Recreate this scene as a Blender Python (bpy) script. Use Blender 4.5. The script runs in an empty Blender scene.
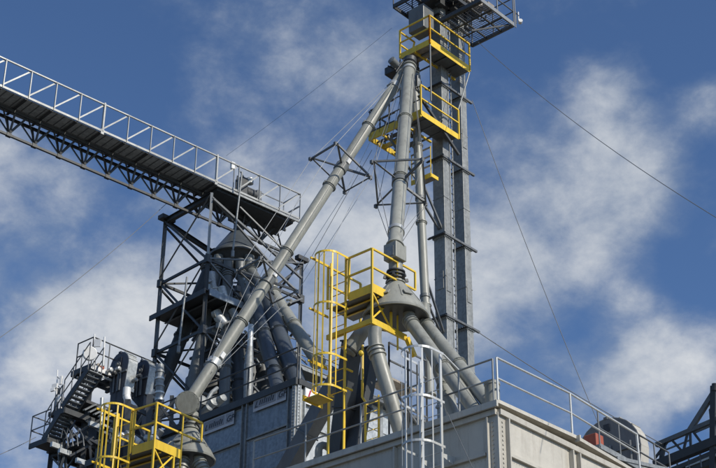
import bpy, bmesh, math, random
from mathutils import Vector as V, Matrix
random.seed(7)
R_ = math.radians
scene = bpy.context.scene
COL = scene.collection

# ------------------------------------------------------------------ camera
FPX = 1570.0; PITCH = R_(29.3); ROLL = R_(.51); CAM = V((0, 0, 1.6))
fw = V((0, math.cos(PITCH), math.sin(PITCH)))
r0 = V((1, 0, 0)); u0 = V((0, -math.sin(PITCH), math.cos(PITCH)))
rt = r0 * math.cos(ROLL) + u0 * math.sin(ROLL)
up_ = u0 * math.cos(ROLL) - r0 * math.sin(ROLL)
cam = bpy.data.cameras.new('camera'); cam.sensor_width = 36.0; cam.lens = FPX / 716 * 36
cam.clip_start = .1; cam.clip_end = 6000
co = bpy.data.objects.new('camera', cam); COL.objects.link(co)
m = Matrix((rt, up_, -fw)).transposed().to_4x4(); m.translation = CAM
co.matrix_world = m
scene.camera = co

# ------------------------------------------------------------------ sun, sky, exposure
SUN_AZ = R_(127); SUN_EL = R_(38)     # azimuth clockwise from +Y
sd = V((math.sin(SUN_AZ) * math.cos(SUN_EL), math.cos(SUN_AZ) * math.cos(SUN_EL), math.sin(SUN_EL)))
sl = bpy.data.lights.new('sun', 'SUN'); sl.energy = 3.9; sl.angle = R_(.5); sl.color = (1, .93, .82)
so = bpy.data.objects.new('sun', sl); COL.objects.link(so)
so.rotation_euler = (-sd).to_track_quat('-Z', 'Y').to_euler()
scene.view_settings.view_transform = 'Standard'; scene.view_settings.look = 'None'
scene.view_settings.exposure = 0.0; scene.view_settings.gamma = 1
SKY_STRENGTH = .085

def ray(px, py):
    return fw + rt * ((px - 358) / FPX) + up_ * ((234 - py) / FPX)
def at(px, py, Y):
    d = ray(px, py); return CAM + d * (Y / d.y)
def atz(px, py, Z):
    d = ray(px, py); return CAM + d * ((Z - CAM.z) / d.z)
def pl(px, py, P, n):
    d = ray(px, py); return CAM + d * ((P - CAM).dot(n) / d.dot(n))
def fr(deg):
    t = R_(deg); return V((math.sin(t), math.cos(t), 0)), V((-math.cos(t), math.sin(t), 0))
Z = V((0, 0, 1))

world = bpy.data.worlds.new('World'); scene.world = world; world.use_nodes = True
PALEGALV = None
def build_sky():
    nt = world.node_tree; N = nt.nodes; L = nt.links; N.clear()
    out = N.new('ShaderNodeOutputWorld'); bg = N.new('ShaderNodeBackground'); bg.inputs[1].default_value = SKY_STRENGTH
    sky = N.new('ShaderNodeTexSky'); sky.sky_type = 'NISHITA'; sky.sun_disc = False
    sky.sun_elevation = SUN_EL; sky.sun_rotation = SUN_AZ
    sky.air_density = 1.0; sky.dust_density = .6; sky.ozone_density = 2.2
    tc = N.new('ShaderNodeTexCoord')
    nrm = N.new('ShaderNodeVectorMath'); nrm.operation = 'NORMALIZE'; L.new(tc.outputs['Generated'], nrm.inputs[0])
    D = nrm.outputs[0]
    def noise(scale, detail, rough, dist, off, stretch=(1, 1, 1)):
        mp = N.new('ShaderNodeMapping'); mp.inputs['Location'].default_value = off; mp.inputs['Scale'].default_value = stretch
        mp.inputs['Rotation'].default_value = (0, R_(-38), 0)
        L.new(D, mp.inputs[0])
        n = N.new('ShaderNodeTexNoise'); n.inputs['Scale'].default_value = scale; n.inputs['Detail'].default_value = detail
        n.inputs['Roughness'].default_value = rough; n.inputs['Distortion'].default_value = dist
        L.new(mp.outputs[0], n.inputs['Vector']); return n.outputs['Fac']
    def mth(op, a, b=None, clamp=False):
        n = N.new('ShaderNodeMath'); n.operation = op; n.use_clamp = clamp
        for i, x in enumerate((a, b)):
            if x is None: continue
            if isinstance(x, (int, float)): n.inputs[i].default_value = x
            else: L.new(x, n.inputs[i])
        return n.outputs[0]
    big = noise(6.2, 14, .55, .12, (3.1, 1.7, .4), (1, 1, 1.35))
    fine = noise(26, 14, .62, .15, (7.3, 2.2, 5.0), (1, 1, 1.4))
    base = mth('ADD', mth('ADD', mth('MULTIPLY', mth('SUBTRACT', big, .5), 1.35), mth('MULTIPLY', mth('SUBTRACT', fine, .5), .55)), .50)
    # cloud banks and clear gaps, each a soft region of the sky dome: (photo x, y, radius, weight)
    banks = CLOUDS
    acc = base
    for (px, py, rad, w) in banks:
        c = ray(px, py).normalized()
        ds = N.new('ShaderNodeVectorMath'); ds.operation = 'DISTANCE'; L.new(D, ds.inputs[0]); ds.inputs[1].default_value = c
        mr = N.new('ShaderNodeMapRange'); mr.interpolation_type = 'SMOOTHSTEP'
        mr.inputs['From Min'].default_value = 0; mr.inputs['From Max'].default_value = rad / FPX
        mr.inputs['To Min'].default_value = w; mr.inputs['To Max'].default_value = 0
        L.new(ds.outputs['Value'], mr.inputs['Value']); acc = mth('ADD', acc, mr.outputs[0])
    cov = N.new('ShaderNodeMapRange'); cov.interpolation_type = 'SMOOTHSTEP'
    cov.inputs['From Min'].default_value = .42; cov.inputs['From Max'].default_value = .99
    L.new(acc, cov.inputs['Value'])
    shade = noise(9, 8, .6, .3, (1.3, 9.2, 2.0))
    br = N.new('ShaderNodeMapRange'); br.inputs['From Min'].default_value = .58; br.inputs['From Max'].default_value = 1.12
    L.new(mth('ADD', acc, mth('MULTIPLY', mth('SUBTRACT', shade, .5), .8)), br.inputs['Value'])
    ccol = N.new('ShaderNodeMixRGB'); L.new(br.outputs[0], ccol.inputs[0])
    ccol.inputs[1].default_value = (3.2, 4.0, 5.3, 1); ccol.inputs[2].default_value = (8.7, 8.9, 9.1, 1)
    mix = N.new('ShaderNodeMixRGB'); L.new(mth('MULTIPLY', cov.outputs[0], .93), mix.inputs[0])
    tint = N.new('ShaderNodeMixRGB'); tint.blend_type = 'MULTIPLY'; tint.inputs[0].default_value = 1
    tint.inputs[2].default_value = (.84, 1.05, 1.33, 1); L.new(sky.outputs[0], tint.inputs[1])
    L.new(tint.outputs[0], mix.inputs[1]); L.new(ccol.outputs[0], mix.inputs[2])
    L.new(mix.outputs[0], bg.inputs[0]); L.new(bg.outputs[0], out.inputs[0])
CLOUDS = [(30, 310, 230, .28), (90, 430, 200, .16), (0, 150, 90, .14), (230, 290, 190, .26), (340, 220, 160, .20), (225, 90, 100, .20), (300, 40, 110, .20), (385, 60, 90, .20), (150, 110, 80, .05),
          (550, 220, 180, .28), (620, 225, 130, .24), (500, 180, 110, .12), (600, 95, 70, .20), (130, 340, 150, .14), (660, 150, 80, .14), (665, 370, 100, .40), (600, 395, 90, .2), (712, 105, 45, .30), (530, 290, 110, .14), (400, 290, 170, .30), (700, 350, 70, .12),
          (540, 40, 120, -.20), (690, 30, 120, -.24), (80, 40, 150, -.14), (120, 110, 90, -.10), (690, 280, 70, -.25), (590, 325, 55, -.14), (130, 235, 60, -.10), (690, 435, 40, -.25)]
build_sky()

# ------------------------------------------------------------------ materials
def mat(name, col, rough=.5, metal=0.0, var=.12, scale=6, bump=.02, dirt=None, dirt_amt=.35, streak=True, spangle=False):
    mt = bpy.data.materials.new(name); mt.use_nodes = True
    nt = mt.node_tree; N = nt.nodes; L = nt.links
    b = N['Principled BSDF']; b.inputs['Roughness'].default_value = rough; b.inputs['Metallic'].default_value = metal
    g = N.new('ShaderNodeNewGeometry'); 
    mp = N.new('ShaderNodeMapping'); mp.inputs['Scale'].default_value = (1, 1, .35 if streak else 1); L.new(g.outputs['Position'], mp.inputs[0])
    n = N.new('ShaderNodeTexNoise'); n.inputs['Scale'].default_value = scale; n.inputs['Detail'].default_value = 8; n.inputs['Roughness'].default_value = .65
    L.new(mp.outputs[0], n.inputs['Vector'])
    r = N.new('ShaderNodeMapRange'); r.inputs['From Min'].default_value = .3; r.inputs['From Max'].default_value = .7
    r.inputs['To Min'].default_value = 1 - var; r.inputs['To Max'].default_value = 1 + var; L.new(n.outputs['Fac'], r.inputs['Value'])
    mul = N.new('ShaderNodeVectorMath'); mul.operation = 'SCALE'; mul.inputs[0].default_value = col; L.new(r.outputs[0], mul.inputs['Scale'])
    c = mul.outputs[0]
    oi = N.new('ShaderNodeObjectInfo'); r0_ = N.new('ShaderNodeMapRange'); r0_.inputs['To Min'].default_value = .90; r0_.inputs['To Max'].default_value = 1.08
    L.new(oi.outputs['Random'], r0_.inputs['Value']); m0 = N.new('ShaderNodeVectorMath'); m0.operation = 'SCALE'; L.new(c, m0.inputs[0]); L.new(r0_.outputs[0], m0.inputs['Scale']); c = m0.outputs[0]
    if spangle:
        v = N.new('ShaderNodeTexVoronoi'); v.inputs['Scale'].default_value = 14; L.new(g.outputs['Position'], v.inputs['Vector'])
        sp = N.new('ShaderNodeSeparateColor'); L.new(v.outputs['Color'], sp.inputs[0])
        r2 = N.new('ShaderNodeMapRange'); r2.inputs['To Min'].default_value = .84; r2.inputs['To Max'].default_value = 1.16; L.new(sp.outputs[0], r2.inputs['Value'])
        m2 = N.new('ShaderNodeVectorMath'); m2.operation = 'SCALE'; L.new(c, m2.inputs[0]); L.new(r2.outputs[0], m2.inputs['Scale']); c = m2.outputs[0]
    if dirt:
        mp2 = N.new('ShaderNodeMapping'); mp2.inputs['Scale'].default_value = (1, 1, .18); L.new(g.outputs['Position'], mp2.inputs[0])
        n2 = N.new('ShaderNodeTexNoise'); n2.inputs['Scale'].default_value = 4.5; n2.inputs['Detail'].default_value = 9; n2.inputs['Roughness'].default_value = .7; L.new(mp2.outputs[0], n2.inputs['Vector'])
        r3 = N.new('ShaderNodeMapRange'); r3.inputs['From Min'].default_value = .5; r3.inputs['From Max'].default_value = .72; r3.inputs['To Max'].default_value = dirt_amt; L.new(n2.outputs['Fac'], r3.inputs['Value'])
        mx = N.new('ShaderNodeMixRGB'); L.new(r3.outputs[0], mx.inputs[0]); L.new(c, mx.inputs[1]); mx.inputs[2].default_value = (*dirt, 1); c = mx.outputs[0]
    if dirt:   # narrow run-off streaks and small chips
        for sc, zs, lo, hi, am in ((9, .07, .56, .74, dirt_amt*.9), (55, 1, .66, .74, dirt_amt)):
            mp3 = N.new('ShaderNodeMapping'); mp3.inputs['Scale'].default_value = (1, 1, zs); mp3.inputs['Location'].default_value = (sc, 2*sc, 0); L.new(g.outputs['Position'], mp3.inputs[0])
            n4 = N.new('ShaderNodeTexNoise'); n4.inputs['Scale'].default_value = sc; n4.inputs['Detail'].default_value = 6; n4.inputs['Roughness'].default_value = .7; L.new(mp3.outputs[0], n4.inputs['Vector'])
            r4 = N.new('ShaderNodeMapRange'); r4.inputs['From Min'].default_value = lo; r4.inputs['From Max'].default_value = hi; r4.inputs['To Max'].default_value = am; L.new(n4.outputs['Fac'], r4.inputs['Value'])
            mx = N.new('ShaderNodeMixRGB'); L.new(r4.outputs[0], mx.inputs[0]); L.new(c, mx.inputs[1]); mx.inputs[2].default_value = (dirt[0]*.75, dirt[1]*.7, dirt[2]*.65, 1); c = mx.outputs[0]
    L.new(c, b.inputs['Base Color'])
    rr = N.new('ShaderNodeMapRange'); rr.inputs['To Min'].default_value = rough - .12; rr.inputs['To Max'].default_value = rough + .15; L.new(n.outputs['Fac'], rr.inputs['Value']); L.new(rr.outputs[0], b.inputs['Roughness'])
    bp = N.new('ShaderNodeBump'); bp.inputs['Strength'].default_value = .5; bp.inputs['Distance'].default_value = bump
    n3 = N.new('ShaderNodeTexNoise'); n3.inputs['Scale'].default_value = 2.2; n3.inputs['Detail'].default_value = 5; L.new(g.outputs['Position'], n3.inputs['Vector'])
    L.new(n3.outputs['Fac'], bp.inputs['Height']); L.new(bp.outputs[0], b.inputs['Normal'])
    return mt
GREY = mat('weathered_grey_paint', (.295, .30, .265), .42, .0, .12, 3, dirt=(.13, .12, .10), dirt_amt=.5)
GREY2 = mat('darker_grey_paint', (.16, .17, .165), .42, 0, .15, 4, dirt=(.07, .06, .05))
CREAM = mat('cream_paint', (.52, .495, .43), .5, 0, .08, 2, bump=.07, dirt=(.34, .30, .24), dirt_amt=.55)
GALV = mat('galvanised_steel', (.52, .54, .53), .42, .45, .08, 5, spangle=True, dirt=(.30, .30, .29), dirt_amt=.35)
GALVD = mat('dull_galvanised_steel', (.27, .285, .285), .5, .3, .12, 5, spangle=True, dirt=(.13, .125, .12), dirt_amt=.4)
BLUEG = mat('blue_shaded_galvanised', (.235, .28, .325), .45, .2, .12, 3, spangle=True, dirt=(.08, .09, .10), dirt_amt=.4)  # galvanised sheet with the blue-grey of sky-lit shade put into its colour
YEL = mat('yellow_safety_paint', (.82, .56, .045), .42, 0, .08, 5, dirt=(.38, .24, .04), dirt_amt=.4)
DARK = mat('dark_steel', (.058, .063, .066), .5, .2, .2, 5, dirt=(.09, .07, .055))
MIDST = mat('grey_steel_framing', (.15, .16, .165), .5, .2, .15, 5, dirt=(.10, .085, .07))
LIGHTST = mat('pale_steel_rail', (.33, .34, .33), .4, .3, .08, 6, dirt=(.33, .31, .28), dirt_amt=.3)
WHITE = mat('white_plastic', (.84, .84, .82), .4, 0, .04, 6)
ORANGE = mat('orange_red_paint', (.36, .09, .05), .5, 0, .15, 6, dirt=(.2, .06, .04))
TAN = mat('tan_motor_dust', (.36, .32, .27), .7, 0, .3, 9, dirt=(.12, .10, .08), dirt_amt=.6)
INK = mat('dark_print', (.035, .04, .05), .6, 0, .03)
RED = mat('red_print', (.45, .03, .08), .6, 0, .03)
LABEL2 = mat('grey_label_field', (.27, .28, .31), .55, 0, .06)
LABEL = mat('pale_grey_label', (.52, .53, .56), .55, 0, .06)
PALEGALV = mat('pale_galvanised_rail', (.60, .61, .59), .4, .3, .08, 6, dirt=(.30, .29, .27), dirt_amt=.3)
CABLE = mat('steel_cable', (.22, .22, .21), .5, .5, .1)
CABLEP = mat('bright_steel_cable', (.45, .45, .43), .4, .4, .1)
GROUND = mat('packed_gravel', (.075, .07, .06), .9, 0, .25, .8, bump=.05, streak=False, dirt=(.06, .055, .045))
CONC = mat('concrete', (.36, .35, .32), .85, 0, .12, 2, dirt=(.2, .19, .17))

# ------------------------------------------------------------------ mesh helpers
class MB:
    def __init__(s): s.v = []; s.f = []; s.sm = []
    def add(s, vs, fs, smooth=False):
        o = len(s.v); s.v += [V(x) for x in vs]; s.f += [tuple(i + o for i in f) for f in fs]; s.sm += [smooth] * len(fs); return s
    def sweep(s, prof, p, q, up=Z, closed=True, smooth=False):
        p = V(p); q = V(q); d = (q - p).normalized()
        x = up.cross(d)
        if x.length < 1e-3: x = V((1, 0, 0)).cross(d)
        x.normalize(); y = d.cross(x)
        n = len(prof)
        vs = [p + x * a + y * b for a, b in prof] + [q + x * a + y * b for a, b in prof]
        fs = [(i, (i + 1) % n, n + (i + 1) % n, n + i) for i in range(n)]
        s.add(vs, fs, smooth); s.add(vs, [tuple(range(n))[::-1], tuple(range(n, 2 * n))]); return s
    def box(s, p, q, w, h, up=Z):
        return s.sweep([(-w/2, -h/2), (w/2, -h/2), (w/2, h/2), (-w/2, h/2)], p, q, up)
    def ang(s, p, q, w=.07, t=.009, up=Z):
        return s.sweep([(0, 0), (w, 0), (w, t), (t, t), (t, w), (0, w)], p, q, up)
    def chan(s, p, q, h=.2, w=.07, t=.012, up=Z):
        return s.sweep([(0, -h/2), (w, -h/2), (w, -h/2 + t), (t, -h/2 + t), (t, h/2 - t), (w, h/2 - t), (w, h/2), (0, h/2)], p, q, up)
    def ibm(s, p, q, h=.2, w=.14, t=.012, up=Z):
        a = w/2; b = h/2
        return s.sweep([(-a, -b), (a, -b), (a, -b+t), (t/2, -b+t), (t/2, b-t), (a, b-t), (a, b), (-a, b), (-a, b-t), (-t/2, b-t), (-t/2, -b+t), (-a, -b+t)], p, q, up)
    def tube(s, p, q, r, n=10, r2=None, caps=True):
        p = V(p); q = V(q); d = (q - p).normalized(); x = d.orthogonal().normalized(); y = d.cross(x)
        r2 = r if r2 is None else r2
        c = [(math.cos(2*math.pi*i/n), math.sin(2*math.pi*i/n)) for i in range(n)]
        vs = [p + (x*a + y*b)*r for a, b in c] + [q + (x*a + y*b)*r2 for a, b in c]
        s.add(vs, [(i, (i+1) % n, n + (i+1) % n, n + i) for i in range(n)], True)
        if caps: s.add(vs, [tuple(range(n))[::-1], tuple(range(n, 2*n))])
        return s
    def lathe(s, p, d, prof, n=28):
        p = V(p); d = V(d).normalized(); x = d.orthogonal().normalized(); y = d.cross(x)
        vs = []
        for t, r in prof:
            vs += [p + d*t + (x*math.cos(2*math.pi*i/n) + y*math.sin(2*math.pi*i/n))*max(r, 1e-4) for i in range(n)]
        for k in range(len(prof)-1):
            s.add(vs[k*n:(k+2)*n], [(i, (i+1) % n, n + (i+1) % n, n + i) for i in range(n)], True)
        s.add(vs[:n], [tuple(range(n))[::-1]]); s.add(vs[-n:], [tuple(range(n))])
        return s
    def path(s, pts, r, n=8, closed=False):
        pts = [V(p) for p in pts]; k = len(pts); rings = []
        x = None
        for i in range(k):
            a = pts[i-1] if (i or closed) else pts[i]; b = pts[(i+1) % k] if (i < k-1 or closed) else pts[i]
            d = (b - a).normalized()
            if x is None: x = d.orthogonal().normalized()
            x = (x - d*x.dot(d)).normalized(); y = d.cross(x)
            rings.append([pts[i] + (x*math.cos(2*math.pi*j/n) + y*math.sin(2*math.pi*j/n))*r for j in range(n)])
        vs = [v for rg in rings for v in rg]; fs = []
        for i in range(k-1 + (1 if closed else 0)):
            for j in range(n): fs.append((i*n+j, i*n+(j+1) % n, ((i+1) % k)*n+(j+1) % n, ((i+1) % k)*n+j))
        s.add(vs, fs, True)
        if not closed: s.add(vs, [tuple(range(n))[::-1], tuple(range((k-1)*n, k*n))])
        return s
    def ribbon(s, pts, nrm_, w, t):
        """flat bar that follows pts; nrm_ = function point-> outward dir; w across along Z"""
        vs = []; k = len(pts)
        for p, o in zip(pts, nrm_):
            vs += [p - Z*w/2, p + Z*w/2, p + o*t + Z*w/2, p + o*t - Z*w/2]
        fs = [(0, 1, 2, 3), tuple((k-1)*4 + j for j in (3, 2, 1, 0))]
        for i in range(k-1):
            for j in range(4): fs.append((i*4+j, (i+1)*4+j, (i+1)*4+(j+1) % 4, i*4+(j+1) % 4))
        return s.add(vs, fs)
    def plate(s, pts, t, n=None):
        pts = [V(p) for p in pts]; n = V(n) if n else (pts[1]-pts[0]).cross(pts[2]-pts[0]).normalized()
        k = len(pts); vs = pts + [p + n*t for p in pts]
        return s.add(vs, [tuple(range(k))[::-1], tuple(range(k, 2*k))] + [(i, (i+1) % k, k+(i+1) % k, k+i) for i in range(k)])
    def cuboid(s, o, ax, bx, cx=Z):
        """o corner, ax, bx, cx full edge vectors"""
        o = V(o); c = [o, o+ax, o+ax+bx, o+bx]; c += [x + cx for x in c]
        return s.add(c, [(0, 3, 2, 1), (4, 5, 6, 7), (0, 1, 5, 4), (1, 2, 6, 5), (2, 3, 7, 6), (3, 0, 4, 7)])

WP = {}
def wloc(o): return WP.get(o.name, V((0, 0, 0)))
def part(name, mb, mt, parent=None, origin=None, kind=None, bevel=0):
    O = V(origin) if origin is not None else (wloc(parent) if parent else V((0, 0, 0)))
    me = bpy.data.meshes.new(name); me.from_pydata([v - O for v in mb.v], [], mb.f)
    me.polygons.foreach_set('use_smooth', mb.sm)
    bm = bmesh.new(); bm.from_mesh(me); bmesh.ops.recalc_face_normals(bm, faces=bm.faces); bm.to_mesh(me); bm.free()
    me.materials.append(mt); me.update()
    if any(mb.sm):
        try: me.set_sharp_from_angle(angle=R_(40))
        except Exception: pass
    o = bpy.data.objects.new(name, me); COL.objects.link(o); WP[o.name] = O
    if parent: o.parent = parent; o.location = O - wloc(parent)
    else: o.location = O
    if kind: o['kind'] = kind
    if bevel:
        bv = o.modifiers.new('bevel', 'BEVEL'); bv.width = bevel; bv.segments = 2; bv.limit_method = 'ANGLE'
    return o
def thing(name, label, cat, loc, group=None):
    o = bpy.data.objects.new(name, None); COL.objects.link(o); o.location = V(loc); WP[o.name] = V(loc)
    o.empty_display_size = .2
    o['label'] = label; o['category'] = cat
    if group: o['group'] = group
    return o
def dup(root, dz=V((0, 0, 0)), rot=0.0, label=None):
    def cp(o, par):
        c = o.copy(); COL.objects.link(c)
        if par: c.parent = par
        for ch in o.children: cp(ch, c)
        return c
    r = cp(root, None); r.location = root.location + dz; r.rotation_euler = (0, 0, rot)
    if label: r['label'] = label
    return r
_cache = {}
def bar(name, parent, p, q, prof, mt, up=Z):
    """one straight member; alike lengths share mesh data. prof = ('tube', r) | ('box', w, h) | ('ang', w) | ('chan', h) | ('ibm', h)"""
    p = V(p); q = V(q); d = q - p; Ln = round(d.length, 2); d.normalize()
    x = up.cross(d)
    if x.length < 1e-3: x = V((1, 0, 0)).cross(d)
    x.normalize(); y = d.cross(x)
    key = (prof, Ln, mt.name)
    if key not in _cache:
        mb = MB(); a = V((0, 0, 0)); b = V((0, 0, Ln)); uy = V((0, 1, 0))
        if prof[0] == 'tube': mb.tube(a, b, prof[1], 10)
        elif prof[0] == 'box': mb.box(a, b, prof[1], prof[2], uy)
        elif prof[0] == 'ang': mb.ang(a, b, prof[1], .01, uy)
        elif prof[0] == 'chan': mb.chan(a, b, prof[1], up=uy)
        elif prof[0] == 'ibm': mb.ibm(a, b, prof[1], prof[1]*.7, up=uy)
        me = bpy.data.meshes.new(name); me.from_pydata(mb.v, [], mb.f); me.polygons.foreach_set('use_smooth', mb.sm)
        bm = bmesh.new(); bm.from_mesh(me); bmesh.ops.recalc_face_normals(bm, faces=bm.faces); bm.to_mesh(me); bm.free()
        me.materials.append(mt)
        if any(mb.sm):
            try: me.set_sharp_from_angle(angle=R_(40))
            except Exception: pass
        _cache[key] = me
    o = bpy.data.objects.new(name, _cache[key]); COL.objects.link(o); WP[o.name] = p
    M = Matrix((x, y, d)).transposed().to_4x4(); M.translation = p - (wloc(parent) if parent else V((0, 0, 0)))
    if parent: o.parent = parent
    o.matrix_local = M
    return o
def lerp(a, b, t): return a + (b - a) * t
def bolts(pts, n, r=.018, h=.02):
    mb = MB()
    for p in pts: mb.tube(p, p + n*h, r, 6)
    return mb

def railing(name, label, runs, H, mt, cat='railing', group=None, r=.022, toe=None, posts=True, parent=None):
    """runs: list of (list of floor points, post flags)"""
    t = parent or thing(name, label, cat, runs[0][0], group)
    for pts in runs:
        for i, p in enumerate(pts): bar('post', t, p, p + Z*H, ('tube', r), mt)
        for a, b in zip(pts[:-1], pts[1:]):
            bar('top_rail', t, a + Z*H, b + Z*H, ('tube', r), mt)
            bar('mid_rail', t, a + Z*H*.53, b + Z*H*.53, ('tube', r*.9), mt)
            if toe: bar('toe_board', t, a + Z*toe/2, b + Z*toe/2, ('box', .012, toe), mt)
    return t
#@@STRUCTURE
A, B = fr(42)
# ================================================================== setting
g = MB(); g.plate([V((-2500, -300, -.3)), V((2500, -300, -.3)), V((2500, 4500, -.3)), V((-2500, 4500, -.3))], .3, Z)
o = part('ground', g, GROUND); o['kind'] = 'structure'

def text(name, s, org, xd, ud, size, mt, parent, shear=0.0, depth=.003):
    cu = bpy.data.curves.new(name, 'FONT'); cu.body = s; cu.size = 1; cu.shear = shear; cu.extrude = depth / size; cu.offset = .01
    ob = bpy.data.objects.new(name, cu); COL.objects.link(ob)
    dg = bpy.context.evaluated_depsgraph_get(); me = bpy.data.meshes.new_from_object(ob.evaluated_get(dg))
    bpy.data.objects.remove(ob)
    n = xd.cross(ud)
    M = Matrix((xd*size, ud*size, n*size)).transposed().to_4x4(); M.translation = org - wloc(parent)
    me.transform(M); me.materials.clear(); me.materials.append(mt)
    o = bpy.data.objects.new(name, me); COL.objects.link(o); o.parent = parent; WP[o.name] = wloc(parent); return o

# ================================================================== cream rectangular bin in the foreground
Pc = at(497, 402, 32)
ZT = Pc.z; ZW = ZT - .24                      # roof edge, top of wall
LA, LB = 5.75, 13.0
def bp(a, b, z): return V((Pc.x, Pc.y, 0)) + A*a + B*b + Z*z
bin_ = thing('grain_bin', 'large cream steel bin with ribbed bolted walls and low gabled roof in the foreground', 'bin', bp(0, 0, 0))
rows = [ZW, ZW - .92] + [ZW - .92 - 1.15*i for i in range(1, 9)] + [.3]
def wall_face(o0, du, dn, length, ribs):
    """wall in direction du from o0, outward dn; ribs = list of positions"""
    for i in range(len(ribs)-1):
        u0, u1 = ribs[i], ribs[i+1]
        for k in range(len(rows)-1):
            p = o0 + du*(u0 + .012) + Z*(rows[k+1] + .012); w = (u1 - u0 - .024); h = rows[k] - rows[k+1] - .024
            mb = MB(); c = p + du*w/2 + Z*h/2 + dn*.012
            # slightly dished sheet
            q = [p, p+du*w, p+du*w+Z*h, p+Z*h]; inner = [lerp(x, c, .12) + dn*.012 for x in q]
            q = q + inner; mb.add(q, [(0, 1, 5, 4), (1, 2, 6, 5), (2, 3, 7, 6), (3, 0, 4, 7), (4, 5, 6, 7)])
            mb.plate([x - dn*.02 for x in q[:4]], .012, -dn)
            part('wall_panel', mb, CREAM, bin_)
            if k <= 1 and (u1-u0) > .5:
                n = int(w/.095)
                part('bolt_row', bolts([p + du*(w*(j+.5)/n) + Z*(h-.10) + dn*.004 for j in range(n)], dn, .014, .016), CREAM, bin_, kind='stuff')
    for u in ribs:
        bar('rib', bin_, o0 + du*u + dn*.06 + Z*.3, o0 + du*u + dn*.06 + Z*(ZW-.1), ('box', .04, .13), CREAM, up=dn)
    for z in rows[:-1]:
        mb = MB(); s = o0 + Z*z + dn*.03
        mb.box(s + du*(.0 if z == ZW else .30), s + du*length, .12, .07 if z != ZW else .13, Z); part('flange', mb, CREAM, bin_)
# corner columns: plates with a bolt line either side of the corner
wall_face(bp(0, 0, 0), A, -B, LA, [.27, 2.72, 3.0, 5.45])
wall_face(bp(0, 0, 0), B, -A, LB, [.22, 2.9, 5.6, 8.3, 11.0, 12.9])
for du, dn in ((A, -B), (B, -A)):
    mb = MB(); mb.cuboid(bp(0, 0, .3) + dn*.002 + du*.0, du*.25, dn*.02, Z*(ZW-.35)); part('corner_plate', mb, CREAM, bin_)
    n = 60; part('bolt_row', bolts([bp(0, 0, 0) + du*.13 + dn*.02 + Z*(ZW - .2 - i*.105) for i in range(n)], dn, .024, .022), CREAM, bin_, kind='stuff')
mb = MB(); mb.cuboid(bp(0, 0, .3) - A*.03 - B*.03, A*.06, B*.06, Z*(ZW-.3)); part('corner_post', mb, CREAM, bin_)
mb = MB()
mb.cuboid(bp(LA, 0, .3), A*.02, B*LB, Z*(ZW-.3)); mb.cuboid(bp(0, LB, .3), A*LA, B*.02, Z*(ZW-.3)); part('rear_wall', mb, CREAM, bin_)
# low roof
za, zm, zb = ZT, ZT + .07, ZT - .10; mid = 2.9; ov = .12
for (a0, z0, a1, z1) in ((-ov, za, mid, zm), (mid, zm, LA+ov, zb)):
    mb = MB(); P = [bp(a0, -ov, z0), bp(a1, -ov, z1), bp(a1, LB+ov, z1), bp(a0, LB+ov, z0)]
    mb.plate([p - Z*.085 for p in P], .085, Z); part('roof', mb, CREAM, bin_)
mb = MB(); mb.box(bp(-ov-.03, -ov, ZT-.10), bp(-ov-.03, LB, ZT-.10), .06, .15); part('eave_channel', mb, CREAM, bin_)
mb = MB(); mb.box(bp(mid, -ov-.02, zm-.16), bp(mid, -ov-.02, zm-.01), .14, .05, A); part('ridge_clip', mb, CREAM, bin_)
mb = MB(); mb.lathe(bp(.27, .32, ZT), Z, [(0, .17), (.02, .19), (.04, .17), (.56, .17), (.58, .185), (.64, .185), (.68, .13)]); part('roof_vent', mb, GREY, bin_)
mb = MB(); mb.cuboid(bp(0, 0, 0) - A*.4 - B*.4, A*(LA+.8), B*(LB+.8), Z*.3); part('footing', mb, CONC, bin_)

def rp(a, b):  # point on the roof edge
    z = za + (zm-za)*a/mid if a < mid else zm + (zb-zm)*(a-mid)/(LA-mid)
    return bp(a, b, z)
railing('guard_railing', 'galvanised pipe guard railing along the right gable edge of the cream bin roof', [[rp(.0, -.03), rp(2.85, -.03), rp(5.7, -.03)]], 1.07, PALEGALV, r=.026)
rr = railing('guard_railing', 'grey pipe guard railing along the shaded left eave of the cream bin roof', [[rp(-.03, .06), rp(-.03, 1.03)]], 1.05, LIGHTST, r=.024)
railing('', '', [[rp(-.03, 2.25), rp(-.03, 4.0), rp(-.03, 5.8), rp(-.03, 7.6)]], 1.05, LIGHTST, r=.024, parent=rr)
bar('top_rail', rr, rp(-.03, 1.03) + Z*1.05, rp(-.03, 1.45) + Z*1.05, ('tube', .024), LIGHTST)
bar('mid_rail', rr, rp(-.03, 1.03) + Z*.55, rp(-.03, 1.45) + Z*.55, ('tube', .022), MIDST)

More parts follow.
